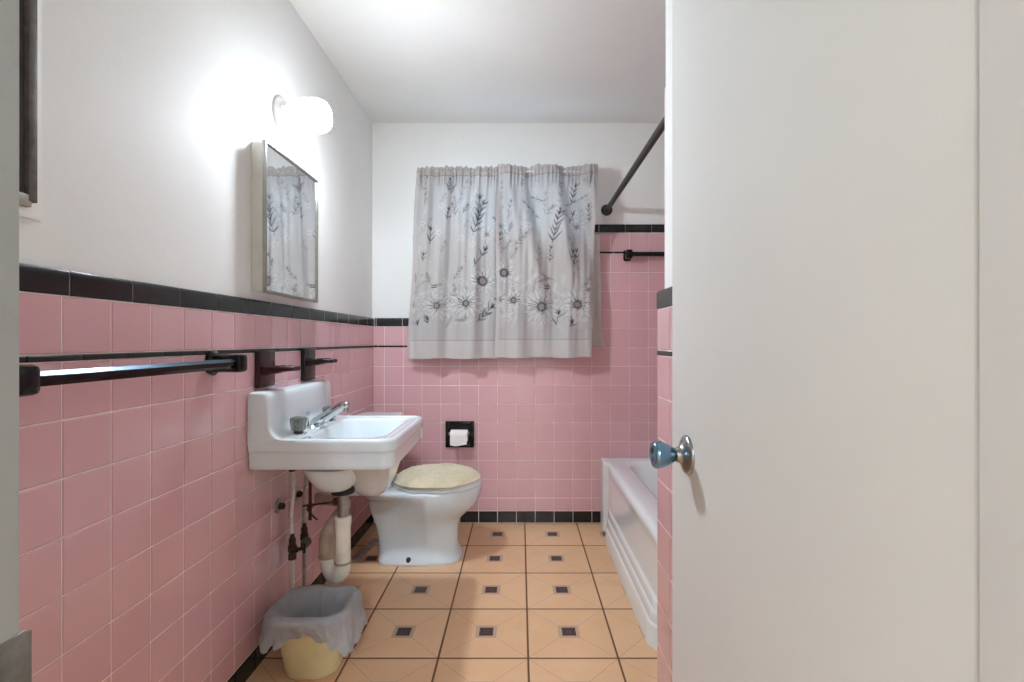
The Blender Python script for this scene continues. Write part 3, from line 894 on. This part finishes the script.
# cast underside
g = MB()
g.rings([bring(-.745, -.428, 1.572, 1.99, .672, .07), bring(-.735, -.446, 1.60, 1.985, .650, .075), bring(-.70, -.462, 1.655, 1.975, .60, .08), bring(-.66, -.476, 1.71, 1.965, .555, .08), bring(-.62, -.492, 1.755, 1.955, .515, .062), bring(-.60, -.506, 1.78, 1.945, .495, .045), bring(-.572, -.532, 1.805, 1.92, .487, .018)])
g.rings([bring(-.735, -.54, 1.585, 1.80, .635, .08), bring(-.722, -.552, 1.60, 1.785, .60, .075), bring(-.708, -.565, 1.615, 1.772, .572, .07), bring(-.692, -.580, 1.632, 1.758, .555, .055), bring(-.675, -.59, 1.645, 1.745, .549, .04)])
mesh_obj('underside', g, M['porcelain_worn'], sk, 60)
g = MB(); g.lathe([(.011, -.001), (.011, .003), (.008, .003), (.007, -.001)], (-.688, 1.69, .712), (.97, 0, .25), 20)
mesh_obj('overflow', g, M['rubber'], sk)['label'] = 'dark overflow hole'
g = MB(); g.lathe([(.024, 0), (.024, .002), (.018, .003), (.017, .001)], (-.585, 1.777, .597), (0, 0, 1), 24); g.lathe([(.0165, .001), (.0165, .004), (.01, .006)], (-.585, 1.777, .597), (0, 0, 1), 24)
mesh_obj('drain', g, M['dull_chrome'], sk)

# faucet
FZ = .7475; FXc = -.738
fa = thing('faucet', (FXc, 1.755, FZ), 'chrome faucet with two smoky acrylic handles on the sink', 'faucet')
g = MB(); g.rings([rrect(FXc - .026, FXc + .026, 1.715, 1.80, FZ, .024), rrect(FXc - .026, FXc + .026, 1.715, 1.80, FZ + .006, .024), rrect(FXc - .020, FXc + .020, 1.722, 1.793, FZ + .012, .019)])
mesh_obj('base_plate', g, M['chrome'], fa)
g = MB(); g.tube([(FXc, 1.757, FZ + .008), (FXc + .012, 1.757, FZ + .022), (FXc + .045, 1.755, FZ + .042), (FXc + .085, 1.752, FZ + .068), (FXc + .112, 1.75, FZ + .081), (FXc + .125, 1.75, FZ + .080)], [.019] * 4 + [.019] * 4 + [.0175] * 4 + [.0155] * 4 + [.0125] * 4 + [.009], 16, 0, 4)
g.lathe([(.0095, -.012), (.0095, .004)], (FXc + .116, 1.75, FZ + .072), (0, 0, 1), 18)
mesh_obj('spout', g, M['chrome'], fa, 60)
for yc in (1.632, 1.90):
    g = MB(); g.lathe([(.026, 0), (.026, .003), (.022, .006), (.014, .010), (.010, .016)], (FXc, yc, FZ), (0, 0, 1), 28); h = mesh_obj('handle', g, M['chrome'], fa)
    g = MB(); n = 12
    def hr(rad, z, tw=0): return [(FXc + rad * (1 + .045 * (-1) ** k) * math.cos(2 * PI * k / (2 * n) + tw), yc + rad * (1 + .045 * (-1) ** k) * math.sin(2 * PI * k / (2 * n) + tw), FZ + z) for k in range(2 * n)]
    g.rings([hr(.018, .012), hr(.0215, .016), hr(.0245, .040), hr(.0255, .050), hr(.024, .0555), hr(.019, .058)])
    mesh_obj('grip', g, M['smoke'], h, 25)['label'] = 'smoky fluted acrylic grip'
    g = MB(); g.lathe([(.011, .057), (.011, .0595), (.007, .061)], (FXc, yc, FZ), (0, 0, 1), 20); mesh_obj('index_cap', g, M['dull_chrome'], h)
g = MB(); g.tube([(FXc - .022, 1.757, FZ + .008), (FXc - .022, 1.757, FZ + .046)], .0028, 10); g.lathe([(.003, 0), (.0065, .003), (.0075, .008), (.005, .013), (.002, .014)], (FXc - .022, 1.757, FZ + .043), (0, 0, 1), 16)
mesh_obj('lift_rod', g, M['chrome'], fa)

# drain pipe and trap
DXc, DYc = -.614, 1.70
dp = thing('drain_pipe', (DXc, DYc, .2), 'cream plastic drain trap hanging under the sink', 'drain pipe')
g = MB(); g.lathe([(.037, .531), (.039, .535), (.039, .544), (.034, .551)], (DXc, DYc, 0), (0, 0, 1), 32); mesh_obj('gasket', g, M['rubber'], dp)
g = MB(); g.lathe([(.019, .44), (.019, .532), (.024, .532), (.024, .545)], (DXc, DYc, 0), (0, 0, 1), 28); mesh_obj('tailpiece', g, M['dull_chrome'], dp, 40)
g = MB(); g.lathe([(.0245, .424), (.0285, .427), (.0285, .447), (.025, .451), (.020, .452)], (DXc, DYc, 0), (0, 0, 1), 24); mesh_obj('slip_nut', g, M['pvc'], dp)
g = MB(); g.lathe([(.0255, .286), (.0255, .415), (.0275, .417), (.0275, .427), (.024, .43)], (DXc, DYc, 0), (0, 0, 1), 28); mesh_obj('trap_inlet', g, M['pvc'], dp, 40)
ux, uy = -.072, .045
pts = []
for k in range(13):
    t = PI * k / 12; w = (1 - math.cos(t)) / 2
    pts.append((DXc + ux * w, DYc + uy * w, .288 - .055 * math.sin(t)))
g = MB(); g.tube([(DXc, DYc, .30)] + pts + [(DXc + ux, DYc + uy, .31)], .0262, 20); mesh_obj('trap_bend', g, M['pvc'], dp, 60)
for (x, y) in ((DXc, DYc), (DXc + ux, DYc + uy)):
    g = MB(); g.lathe([(.0285, 0), (.030, .003), (.030, .006), (.0285, .008)], (x, y, .288), (0, 0, 1), 24); mesh_obj('joint_ring', g, M['pvc_brown'], dp)
ax_, ay_ = DXc + ux, DYc + uy
g = MB(); g.tube([(ax_, ay_, .296), (ax_, ay_, .352), (ax_ + .003, ay_ + .022, .382), (ax_ + .003, ay_ + .075, .394), (-.70, 1.95, .398), (-.745, 2.02, .40), (XF + .008, 2.05, .40)], [.0265] * 12 + [.0255] * 13, 20, 0, 4)
mesh_obj('trap_arm', g, M['pvc_brown'], dp, 60)
# pop-up lever under the basin
g = MB(); g.tube([(DXc - .012, DYc, .503), (DXc - .055, DYc - .002, .497), (-.750, DYc - .006, .488)], .0034, 10)
g.lathe([(.012, 0), (.012, .016), (.008, .02)], (DXc - .014, DYc, .503), (-1, 0, 0), 16)
mesh_obj('pop_up_lever', g, M['rust'], dp)
g = MB(); g.box(-.729, -.718, DYc - .012, DYc - .009, .44, .66, .0008); g.tube([(-.738, DYc - .004, .478), (-.712, DYc - .01, .452), (-.698, DYc - .012, .442)], .003, 8); g.lathe([(.009, 0), (.009, .012), (.005, .016)], (-.724, DYc - .014, .489), (0, 1, 0), 14)
mesh_obj('lever_strap', g, M['rust'], dp)
g = MB(); g.tube([(-.745, 1.69, .656), (-.742, 1.69, .628), (-.728, 1.70, .618), (-.715, 1.705, .63), (-.712, 1.705, .657)], .005, 10, 0, 4); mesh_obj('wire_loop', g, M['rubber'], dp)

# supply lines and stop valves
def supply(name, x, y, ztop, zval, zbot, label, handle_dir, tube_mat, tr):
    t = thing(name, (x, y, zbot), label, 'stop valve', 'stop valves under the sink')
    g = MB(); g.tube([(x, y, zval + .02), (x - .003, y, zval + .12), (x + .004, y + .002, ztop - .10), (x + .001, y, ztop)], tr, 12, 0, 5); mesh_obj('supply_tube', g, tube_mat, t, 60)
    g = MB(); g.lathe([(.010, ztop - .055), (.013, ztop - .05), (.013, ztop - .02), (.009, ztop - .015), (.009, ztop)], (x, y, 0), (0, 0, 1), 8); mesh_obj('coupling_nut', g, M['corroded'], t, 20)
    g = MB(); g.lathe([(.009, -.032), (.014, -.03), (.014, -.012), (.011, -.008), (.015, .0), (.015, .018), (.011, .022), (.012, .028), (.012, .042), (.008, .046), (.007, .06)], (x, y, zval), (0, 0, 1), 10)
    hd = Vector(handle_dir).normalized()
    g.lathe([(.010, 0), (.010, .018), (.007, .020), (.005, .034)], (x, y, zval), hd, 12)
    mesh_obj('valve_body', g, M['corroded'], t, 25)
    g = MB()
    hc = Vector((x, y, zval)) + hd * .034; u = hd.orthogonal().normalized(); w = hd.cross(u)
    rr = []
    for (q, d) in ((.4, .0), (1, .001), (1.08, .004), (1, .008), (.45, .009)):
        rr.append([hc + hd * d + u * math.cos(2 * PI * k / 24) * .017 * q * (1 + .05 * math.cos(6 * 2 * PI * k / 24)) + w * math.sin(2 * PI * k / 24) * .017 * q * (1 + .05 * math.cos(6 * 2 * PI * k / 24)) for k in range(24)])
    g.rings(rr); mesh_obj('handle', g, M['corroded'] if tube_mat is M['white_tube'] else M['dark_wood_edge'], t, 40)
    g = MB(); g.tube([(x, y, zval - .028), (x, y, zbot + .03), (x, y, zbot)], tr * 1.25, 12)
    mesh_obj('riser', g, tube_mat, t)
    g = MB(); g.lathe([(.024, 0), (.022, .004), (.010, .007)], (x, y, zbot), (0, 0, 1), 24); mesh_obj('floor_flange', g, M['dull_chrome'], t)
supply('stop_valve', -.800, 1.722, .655, .322, .0, 'corroded stop valve with white tube, nearer the waste bin', (.85, .45, 0), M['white_tube'], .0062)
supply('stop_valve', -.806, 1.832, .655, .318, .0, 'grey stop valve with round knob beside the trap', (.55, -.83, .05), M['offcut'], .0055)
for (y, z, lab) in ((1.721, .478, 'old capped pipe stub on the tiles, closer to the doorway'), (1.859, .477, 'old capped pipe stub on the tiles, behind the supply tube')):
    t = thing('pipe_stub', (XF, y, z), lab, 'pipe stub', 'capped stubs in the tiles')
    g = MB(); g.lathe([(.026, 0), (.0255, .003), (.02, .006), (.013, .007)], (XF, y, z), (1, 0, 0), 28); mesh_obj('escutcheon', g, M['dull_chrome'], t)
    g = MB(); g.lathe([(.012, .004), (.012, .02), (.009, .022), (.008, .016), (.001, .015)], (XF, y, z), (1, 0, 0), 8); mesh_obj('cap', g, M['corroded'], t, 20)

# ------------------------------------------------------------------ toilet
TC = 2.425
to = thing('toilet', (-.45, TC, 0), 'white toilet beside the sink, pointing at the tub', 'toilet')
def oval(xb, xf, hw, z, cx=-.45, n=64, ef=2.0, eb=2.8, pinch=0, hw_b=None, px=-.47, pw=.07):
    pts = []
    for k in range(n):
        a = 2 * PI * k / n; c, s = math.cos(a), math.sin(a)
        e = ef if c >= 0 else eb
        x = cx + (xf - cx if c >= 0 else cx - xb) * math.copysign(abs(c) ** (2 / e), c)
        w = hw
        if hw_b is not None and c < 0:
            t = min(1, 2.4 * (cx - x) / max(cx - xb, 1e-5)); t = t * t * (3 - 2 * t); w = hw + (hw_b - hw) * t
        y = w * math.copysign(abs(s) ** (2 / e), s)
        y *= 1 - pinch * math.exp(-((x - px) / pw) ** 2)
        pts.append((x, TC + y, z * .925))
    return pts
g = MB()
g.rings([oval(-.684, -.284, .126, 0, eb=5, ef=2.8), oval(-.686, -.282, .128, .006, eb=5, ef=2.8), oval(-.685, -.284, .127, .018, eb=5, ef=2.8), oval(-.684, -.294, .121, .034, eb=5, ef=2.7, hw_b=.112),
         oval(-.686, -.302, .112, .06, eb=5, ef=2.5, hw_b=.092), oval(-.690, -.305, .106, .095, eb=5, ef=2.4, hw_b=.080), oval(-.697, -.305, .104, .14, eb=5, ef=2.3, hw_b=.076), oval(-.706, -.301, .107, .18, eb=5, hw_b=.076),
         oval(-.716, -.288, .118, .21, eb=5, hw_b=.078), oval(-.724, -.264, .138, .235, eb=5, hw_b=.080), oval(-.730, -.238, .157, .258, eb=5, hw_b=.083),
         oval(-.734, -.215, .172, .283, eb=5, hw_b=.088), oval(-.738, -.202, .180, .31, eb=5, hw_b=.100), oval(-.740, -.196, .184, .332, eb=5, hw_b=.138), oval(-.742, -.193, .185, .350, eb=5, hw_b=.168),
         oval(-.742, -.192, .185, .366, eb=5, hw_b=.178), oval(-.742, -.193, .184, .378, eb=5, hw_b=.178), oval(-.740, -.198, .179, .384, eb=5, hw_b=.174), oval(-.70, -.23, .14, .3845)])
mesh_obj('bowl', g, M['porcelain'], to, 60)
g = MB()
def seat_ring(s, z, dz=0): return oval(-.615 - s, -.192 + s, .178 + s, z, cx=-.40, eb=2.4)
g.rings([seat_ring(-.006, .386), seat_ring(.001, .389), seat_ring(.002, .396), seat_ring(-.003, .402), seat_ring(-.02, .403)])
mesh_obj('seat', g, M['seat'], to, 50)
g = MB(); g.rings([seat_ring(-.010, .4035), seat_ring(-.003, .405), seat_ring(-.003, .410), seat_ring(-.012, .415), seat_ring(-.1, .417)]); mesh_obj('lid', g, M['seat'], to, 50)
for s in (-1, 1): mesh_obj('hinge', MB().box(-.655, -.615, TC + s * .075 - .018, TC + s * .075 + .018, .355, .378, .006), M['seat'], to)
g = MB(); g.rings([rrect(-.843, -.655, TC - .20, TC + .20, .356, .03), rrect(-.846, -.645, TC - .215, TC + .215, .42, .03), rrect(-.847, -.640, TC - .22, TC + .22, .64, .03), rrect(-.847, -.640, TC - .22, TC + .22, .646, .03)])
mesh_obj('tank', g, M['porcelain'], to)
g = MB(); g.rings([rrect(-.848, -.632, TC - .227, TC + .227, .647, .03), rrect(-.848, -.630, TC - .229, TC + .229, .652, .03), rrect(-.848, -.630, TC - .229, TC + .229, .668, .03), rrect(-.846, -.636, TC - .223, TC + .223, .676, .03), rrect(-.83, -.66, TC - .19, TC + .19, .678, .03)])
mesh_obj('tank_lid', g, M['porcelain'], to)
g = MB(); g.tube([(-.640, TC - .16, .60), (-.622, TC - .16, .60), (-.616, TC - .12, .596), (-.615, TC - .09, .594)], .006, 10); mesh_obj('flush_lever', g, M['chrome'], to)
for s in (-1, 1):
    g = MB(); g.lathe([(.011, -.004), (.011, .008), (.008, .013), (.003, .014)], (-.525, TC + s * .118, .024), (0, s * .35, 1), 16); mesh_obj('bolt', g, M['rust'], to)['label'] = 'dark uncapped floor bolt'
# toilet stop
t = thing('toilet_stop_valve', (XF, 2.27, .17), 'small pale stop valve on the tiles behind the toilet', 'stop valve')
g = MB(); g.tube([(XF + .03, 2.27, .30), (XF + .03, 2.27, .22), (XF + .032, 2.272, .16)], .007, 12); mesh_obj('supply_tube', g, M['white_tube'], t)
g = MB(); g.lathe([(.02, 0), (.018, .005), (.009, .008), (.009, .03)], (XF, 2.27, .30), (1, 0, 0), 16); g.lathe([(.013, -.014), (.013, .014), (.008, .018)], (XF + .03, 2.27, .302), (0, 0, 1), 12); mesh_obj('valve_body', g, M['white_tube'], t, 30)

# fleece lid cover
n, mr = 200, 44
vs, fs = [], []
for i in range(mr + 1):
    q = i / mr
    for k in range(n):
        a = 2 * PI * k / n; c, s = math.cos(a), math.sin(a)
        e = 2.0 if c >= 0 else 2.5
        rim = min(1, q / .82)
        x = -.40 + (.198 if c >= 0 else .208) * math.copysign(abs(c) ** (2 / e), c) * rim
        y = .179 * math.copysign(abs(s) ** (2 / e), s) * rim
        if q <= .82: z = .4195 + .034 * (1 - (rim ** 5)) ** .8 + .004
        else: z = .4235 - (q - .82) / .18 * .013
        p = Vector((x, y, 0)) * 26
        d = .0045 * mnoise.noise(p * 1.9) + .007 * mnoise.noise(p * .5) + .0035 * mnoise.noise(p * 6)
        if q > .82:
            bulge = .006 * math.sin(PI * min(1, (q - .82) / .18 + .1)); x += bulge * c + d * c * .8; y += bulge * s + d * s * .8; z += .003 * mnoise.noise(Vector((a * 5, 0, 3)))
        else: z += d
        vs.append((x, TC + y, z - .033))
for i in range(mr):
    for k in range(n):
        j = (k + 1) % n
        if i == 0:
            pass
        fs.append((i * n + k, i * n + j, (i + 1) * n + j, (i + 1) * n + k))
fc = MB().add(vs, fs)
o = mesh_obj('toilet_lid_cover', fc, M['fleece'], smooth=180, org=(-.40, TC, .37))
tag(o, 'cream fleece cover stretched over the toilet lid', 'toilet lid cover')

# offcut strip on the floor behind the trap
g = MB()
a0, a1 = Vector((-.800, 2.335, 0)), Vector((-.760, 2.60, 0)); dd = (a1 - a0).normalized(); pp = Vector((-dd.y, dd.x, 0)) * .019
rr = []
for q in (a0, a0 + dd * .004, a1 - dd * .004, a1):
    s = .85 if q in (a0, a1) else 1
    rr.append([q - pp * s + Vector((0, 0, .001)), q + pp * s + Vector((0, 0, .001)), q + pp * s * .9 + Vector((0, 0, .011)), q - pp * s * .9 + Vector((0, 0, .011))])
g.rings(rr)
o = mesh_obj('offcut_strip', g, M['offcut'], smooth=20, org=tuple((a0 + a1) / 2))
tag(o, 'grey flat strip lying on the floor behind the trap', 'strip')

# ------------------------------------------------------------------ toilet paper
TX0, TX1, TZ0, TZ1 = -.432, -.266, .441, .594
th = thing('toilet_paper_holder', ((TX0 + TX1) / 2, TY, TZ0), 'black ceramic paper holder set into the window wall tiles', 'toilet paper holder')
g = MB(); fw = .024
g.box(TX0, TX0 + fw, TY - .014, TY, TZ0, TZ1, .004); g.box(TX1 - fw, TX1, TY - .014, TY, TZ0, TZ1, .004); g.box(TX0 + .006, TX1 - .006, TY - .013, TY, TZ1 - fw, TZ1 - .0005, .004); g.box(TX0 + .006, TX1 - .006, TY - .013, TY, TZ0 + .0005, TZ0 + fw * .7, .004)
mesh_obj('frame', g, M['black_gloss'], th, 30)
g = MB(); g.box(TX0 + .02, TX1 - .02, TY - .004, TY - .0005, TZ0 + .012, TZ1 - .02); mesh_obj('recess', g, M['black'], th, 0)
for x0, x1 in ((TX0 + .008, TX0 + .024), (TX1 - .024, TX1 - .008)):
    mesh_obj('post', MB().box(x0, x1, TY - .052, TY - .008, .505, .545, .006), M['black_gloss'], th)
g = MB(); g.tube([(TX0 + .02, TY - .036, .525), (TX1 - .02, TY - .036, .525)], .009, 14); mesh_obj('roller', g, M['dull_chrome'], th)
RX0, RX1, RZ, RY, RRr = -.396, -.300, .516, TY - .042, .033
g = MB(); g.lathe([(.020, 0), (RRr - .001, 0), (RRr, .002), (RRr, RX1 - RX0 - .002), (RRr - .001, RX1 - RX0), (.020, RX1 - RX0)], (RX0, RY, RZ), (1, 0, 0), 36, 0, False, False)
g.lathe([(.020, 0), (.020, RX1 - RX0)], (RX0, RY, RZ), (1, 0, 0), 24, 0, False, False)
tr_ = mesh_obj('toilet_paper_roll', g, M['paper'], smooth=40, org=((RX0 + RX1) / 2, RY, RZ))
tag(tr_, 'white toilet paper roll in the black wall holder', 'toilet paper')
g = MB(); rr = []
for k in range(14):
    if k < 7: a = PI / 2 + (PI / 2) * k / 6; p = (RY + (RRr + .0015) * math.cos(a), RZ + (RRr + .0015) * math.sin(a))
    else: p = (RY - RRr - .0015 - .0004 * (k - 6), RZ - .0062 * (k - 6))
    cut = .022 if k == 13 else 0
    rr.append([(RX0 + (RX1 - RX0) * j / 9, p[0] + .0008 * math.sin(j * 2 + k), p[1] + (cut * (1 - abs(j / 9 - .35) * 1.6) * -.5 if k == 13 else 0)) for j in range(10)])
g.rings(rr, False, False, False)
mesh_obj('loose_sheet', g, M['paper'], tr_, 60)

# ------------------------------------------------------------------ waste bin and its liner
BXc, BYc = -.668, 1.592
wbin = thing('waste_bin', (BXc, BYc, 0), 'cream plastic waste bin on the floor under the sink', 'waste bin')
def bin_ring(s, z, hx=.085, hy=.068, r=.06): return rrect(BXc - hx - s, BXc + hx + s, BYc - hy - s, BYc + hy + s, z, r)
g = MB()
g.rings([bin_ring(-.012, .001), bin_ring(-.003, .003), bin_ring(0, .012), bin_ring(.012, .10), bin_ring(.023, .192), bin_ring(.029, .195), bin_ring(.029, .203), bin_ring(.021, .204), bin_ring(.019, .192), bin_ring(.010, .10), bin_ring(-.004, .010)])
mesh_obj('tub', g, M['bin'], wbin, 40)
n = 144
def bagp(k, s, z, fold=0.0, ph=0.0):
    a = 2 * PI * k / n
    base = bin_ring(s, z)
    L = len(base); t = k / n * L; i = int(t) % L; f = t - int(t)
    p, q = Vector(base[i]), Vector(base[(i + 1) % L]); v = p.lerp(q, f)
    out = Vector((v.x - BXc, v.y - BYc, 0)).normalized()
    w = mnoise.noise(Vector((math.cos(a) * 2.2 + ph, math.sin(a) * 2.2, s * 20))) + .6 * mnoise.noise(Vector((math.cos(a) * 6, math.sin(a) * 6 + ph, z * 9)))
    v += out * fold * w
    return v, a, out
rows = []
for (s, z, fo, zz) in ((-.026, .05, .005, 0), (-.016, .09, .006, 0), (-.008, .13, .006, 0), (-.001, .165, .006, .002), (.008, .19, .004, .004), (.020, .211, .002, .004), (.033, .2145, .003, .005), (.043, .205, .005, .005)):
    row = []
    for k in range(n):
        v, a, out = bagp(k, s, z, fo, 1.7)
        v.z += zz * mnoise.noise(Vector((math.cos(a) * 3, math.sin(a) * 3, 5)))
        row.append(v)
    rows.append(row)
NS = 12
for i in range(1, NS + 1):
    t = i / NS; row = []
    for k in range(n):
        a = 2 * PI * (k / n)
        v, _, out = bagp(k, .043, .205, 0)
        dx, dy = v.x - BXc, v.y - BYc
        side = abs(dx) / .129
        ln = .050 + .062 * side ** 3 + .022 * mnoise.noise(Vector((math.cos(a) * 2.5, math.sin(a) * 2.5, 9))) + (.008 * math.sin(k * .9) if i == NS else 0)
        w = mnoise.noise(Vector((math.cos(a) * 7, math.sin(a) * 7, t * 2 + 3)))
        w2 = mnoise.noise(Vector((math.cos(a) * 2.6, math.sin(a) * 2.6, t + 11)))
        flare = .002 + .032 * t * max(0, side - .5) + (.020 * w + .012 * w2) * t
        flare += .007 * t * mnoise.noise(Vector((math.cos(a) * 17, math.sin(a) * 17, t * 3)))
        p = v + out * max(flare, -.010 * (1 - t) - .006) + Vector((0, 0, -ln * t))
        row.append(p)
    rows.append(row)
g = MB(); g.rings([[tuple(p) for p in r] for r in rows], True, True, False)
bl = mesh_obj('bin_liner', g, M['bag'], smooth=180, org=(BXc, BYc, .05))
tag(bl, 'thin grey plastic bag draped over the bin rim', 'bin liner')

# ------------------------------------------------------------------ bathtub
bt = thing('bathtub', (.85, 2.09, 0), 'white enamelled tub along the far side under the shower rod', 'bathtub')
BY0, BY1, BXR = YW + .003, 2.846, XR - .014
poly = [(BXR, BY0), (BXR, BY1), (.468, BY1), (.468, 2.745), (.4865, 2.715), (.4865, 1.715), (.522, 1.645), (.522, BY0)]
tcx, tcy = .87, 2.08
def ray_ring(pl, N=176):
    out = []
    for k in range(N):
        a = 2 * PI * k / N; d = Vector((math.cos(a), math.sin(a))); best = None
        for i in range(len(pl)):
            p, q = Vector(pl[i]), Vector(pl[(i + 1) % len(pl)]); e = q - p
            den = d.x * e.y - d.y * e.x
            if abs(den) < 1e-9: continue
            w = p - Vector((tcx, tcy)); t = (w.x * e.y - w.y * e.x) / den; u = (w.x * d.y - w.y * d.x) / den
            if t > 0 and -1e-6 <= u <= 1 + 1e-6 and (best is None or t < best): best = t
        out.append((tcx + d.x * best, tcy + d.y * best))
    return out
def uniform_angles_extra(pl):
    return None
N = 220
# sample directions: even by outline length so the apron keeps crisp corners
def outline_dirs():
    seg = [(Vector(poly[i]), Vector(poly[(i + 1) % len(poly)])) for i in range(len(poly))]
    dirs = []
    for p, q in seg:
        m_ = max(2, int((q - p).length / .03))
        for k in range(m_): dirs.append(p.lerp(q, k / m_))
    return dirs
OD = outline_dirs()
def tub_outer(d, z):
    out = []
    for p in OD:
        w = 0.0 if p.x > .6 else max(.35 if d < 0 else 0.0, min(1.0, max(0.0, (2.70 - p.y) / .12)))
        out.append((p.x - d * w, p.y, z))
    return out
def tub_inner(x0, x1, y0, y1, r, z):
    pl = [(p[0], p[1]) for p in rrect(x0, x1, y0, y1, 0, r, 10)]
    out = []
    for p in OD:
        dv = Vector((p.x - tcx, (p.y - tcy) * .62)).normalized(); dv = Vector((dv.x, dv.y / .62)); best = None
        for i in range(len(pl)):
            a, b_ = Vector(pl[i]), Vector(pl[(i + 1) % len(pl)]); e = b_ - a
            den = dv.x * e.y - dv.y * e.x
            if abs(den) < 1e-9: continue
            w = a - Vector((tcx, tcy)); t = (w.x * e.y - w.y * e.x) / den; u = (w.x * dv.y - w.y * dv.x) / den
            if t > 0 and -1e-6 <= u <= 1 + 1e-6 and (best is None or t < best): best = t
        out.append((tcx + dv.x * best, tcy + dv.y * best, z))
    return out
g = MB()
g.rings([tub_outer(.042, 0), tub_outer(.038, .070), tub_outer(.036, .075), tub_outer(.029, .080), tub_outer(.028, .110), tub_outer(.026, .115), tub_outer(.019, .120), tub_outer(.018, .148), tub_outer(.016, .153), tub_outer(.007, .158), tub_outer(.005, .17), tub_outer(.0, .30), tub_outer(.001, .325), tub_outer(.004, .340), tub_outer(.005, .352), tub_outer(.003, .364), tub_outer(-.004, .373), tub_outer(-.016, .378), tub_outer(-.03, .379),
         tub_inner(.588, 1.165, 1.405, 2.775, .13, .3785), tub_inner(.596, 1.158, 1.413, 2.766, .13, .374), tub_inner(.604, 1.15, 1.422, 2.755, .13, .36), tub_inner(.618, 1.14, 1.445, 2.72, .13, .25), tub_inner(.64, 1.12, 1.48, 2.64, .13, .13), tub_inner(.67, 1.09, 1.53, 2.56, .12, .085), tub_inner(.74, 1.02, 1.62, 2.45, .1, .075)], True, False, True)
mesh_obj('shell', g, M['enamel'], bt, 42)
g = MB(); g.lathe([(.022, 0), (.022, .003), (.015, .004)], (.87, 1.66, .0755), (0, 0, 1), 24); mesh_obj('drain', g, M['chrome'], bt)

# ------------------------------------------------------------------ dark panel in the wall by the doorway
ap = thing('access_panel', (XL, .70, 1.28), 'dark framed panel on the wall beside the door jamb', 'wall panel')
mesh_obj('surround', MB().box(XL, XL + .003, .50, .880, 1.272, 1.93, .001), M['paint'], ap)
mesh_obj('board', MB().box(XL + .002, XL + .005, .53, .858, 1.30, 1.90), M['dark_wood'], ap, 0)
g = MB(); g.box(XL + .002, XL + .014, .847, .862, 1.30, 1.90, .0015); g.box(XL + .002, XL + .014, .525, .54, 1.30, 1.90, .0015); g.box(XL + .002, XL + .014, .53, .855, 1.885, 1.90, .0015)
mesh_obj('frame', g, M['dark_wood_edge'], ap)
g = MB(); g.box(XL + .002, XL + .013, .53, .853, 1.290, 1.312, .002); mesh_obj('ledge', g, M['offcut'], ap)

# ------------------------------------------------------------------ added fill lamp in the unseen hall behind the viewer
hl = thing('hall_fill_lamp', (.25, -2.0, ZC), 'added round fill lamp on the unseen hall ceiling outside the doorway', 'fill lamp')
g = MB(); g.lathe([(.15, 0), (.15, .02), (.14, .025)], (.25, -2.0, ZC), (0, 0, -1), 36); mesh_obj('pan', g, M['white_metal'], hl)
m, nt, b = new_mat('hall_fill_glass')
b.inputs['Emission Color'].default_value = (.80, .93, 1.03, 1); b.inputs['Emission Strength'].default_value = 100
g = MB(); g.lathe([(.135, .02), (.137, .035), (.125, .065), (.09, .088), (.04, .099), (.003, .101)], (.25, -2.0, ZC), (0, 0, -1), 36); mesh_obj('bowl', g, m, hl, 60)

# ------------------------------------------------------------------ daylight
w = bpy.data.worlds.new('daylight'); scene.world = w; w.use_nodes = True
bg = w.node_tree.nodes['Background']
bg.inputs[0].default_value = (.62, .80, 1.0, 1); bg.inputs[1].default_value = 1.35

# ------------------------------------------------------------------ camera
cd_ = bpy.data.cameras.new('camera'); cam = bpy.data.objects.new('camera', cd_); COL.objects.link(cam)
cam.location = (0, 0, 1.058); cam.rotation_euler = (PI / 2, 0, 0)
cd_.sensor_width = 36; cd_.lens = 36 * 490 / 1024; cd_.shift_x = -8 / 1024; cd_.clip_start = .02
scene.camera = cam

vs_ = scene.view_settings
vs_.view_transform = 'Standard'; vs_.look = 'None'; vs_.gamma = 1; vs_.exposure = 1.76; vs_.use_curve_mapping = False
scene.cycles.use_denoising = True
scene.cycles.max_bounces = 10; scene.cycles.diffuse_bounces = 7; scene.cycles.transparent_max_bounces = 12
scene.cycles.sample_clamp_indirect = 8
for o in bpy.data.objects:
    if '_o' in o: del o['_o']
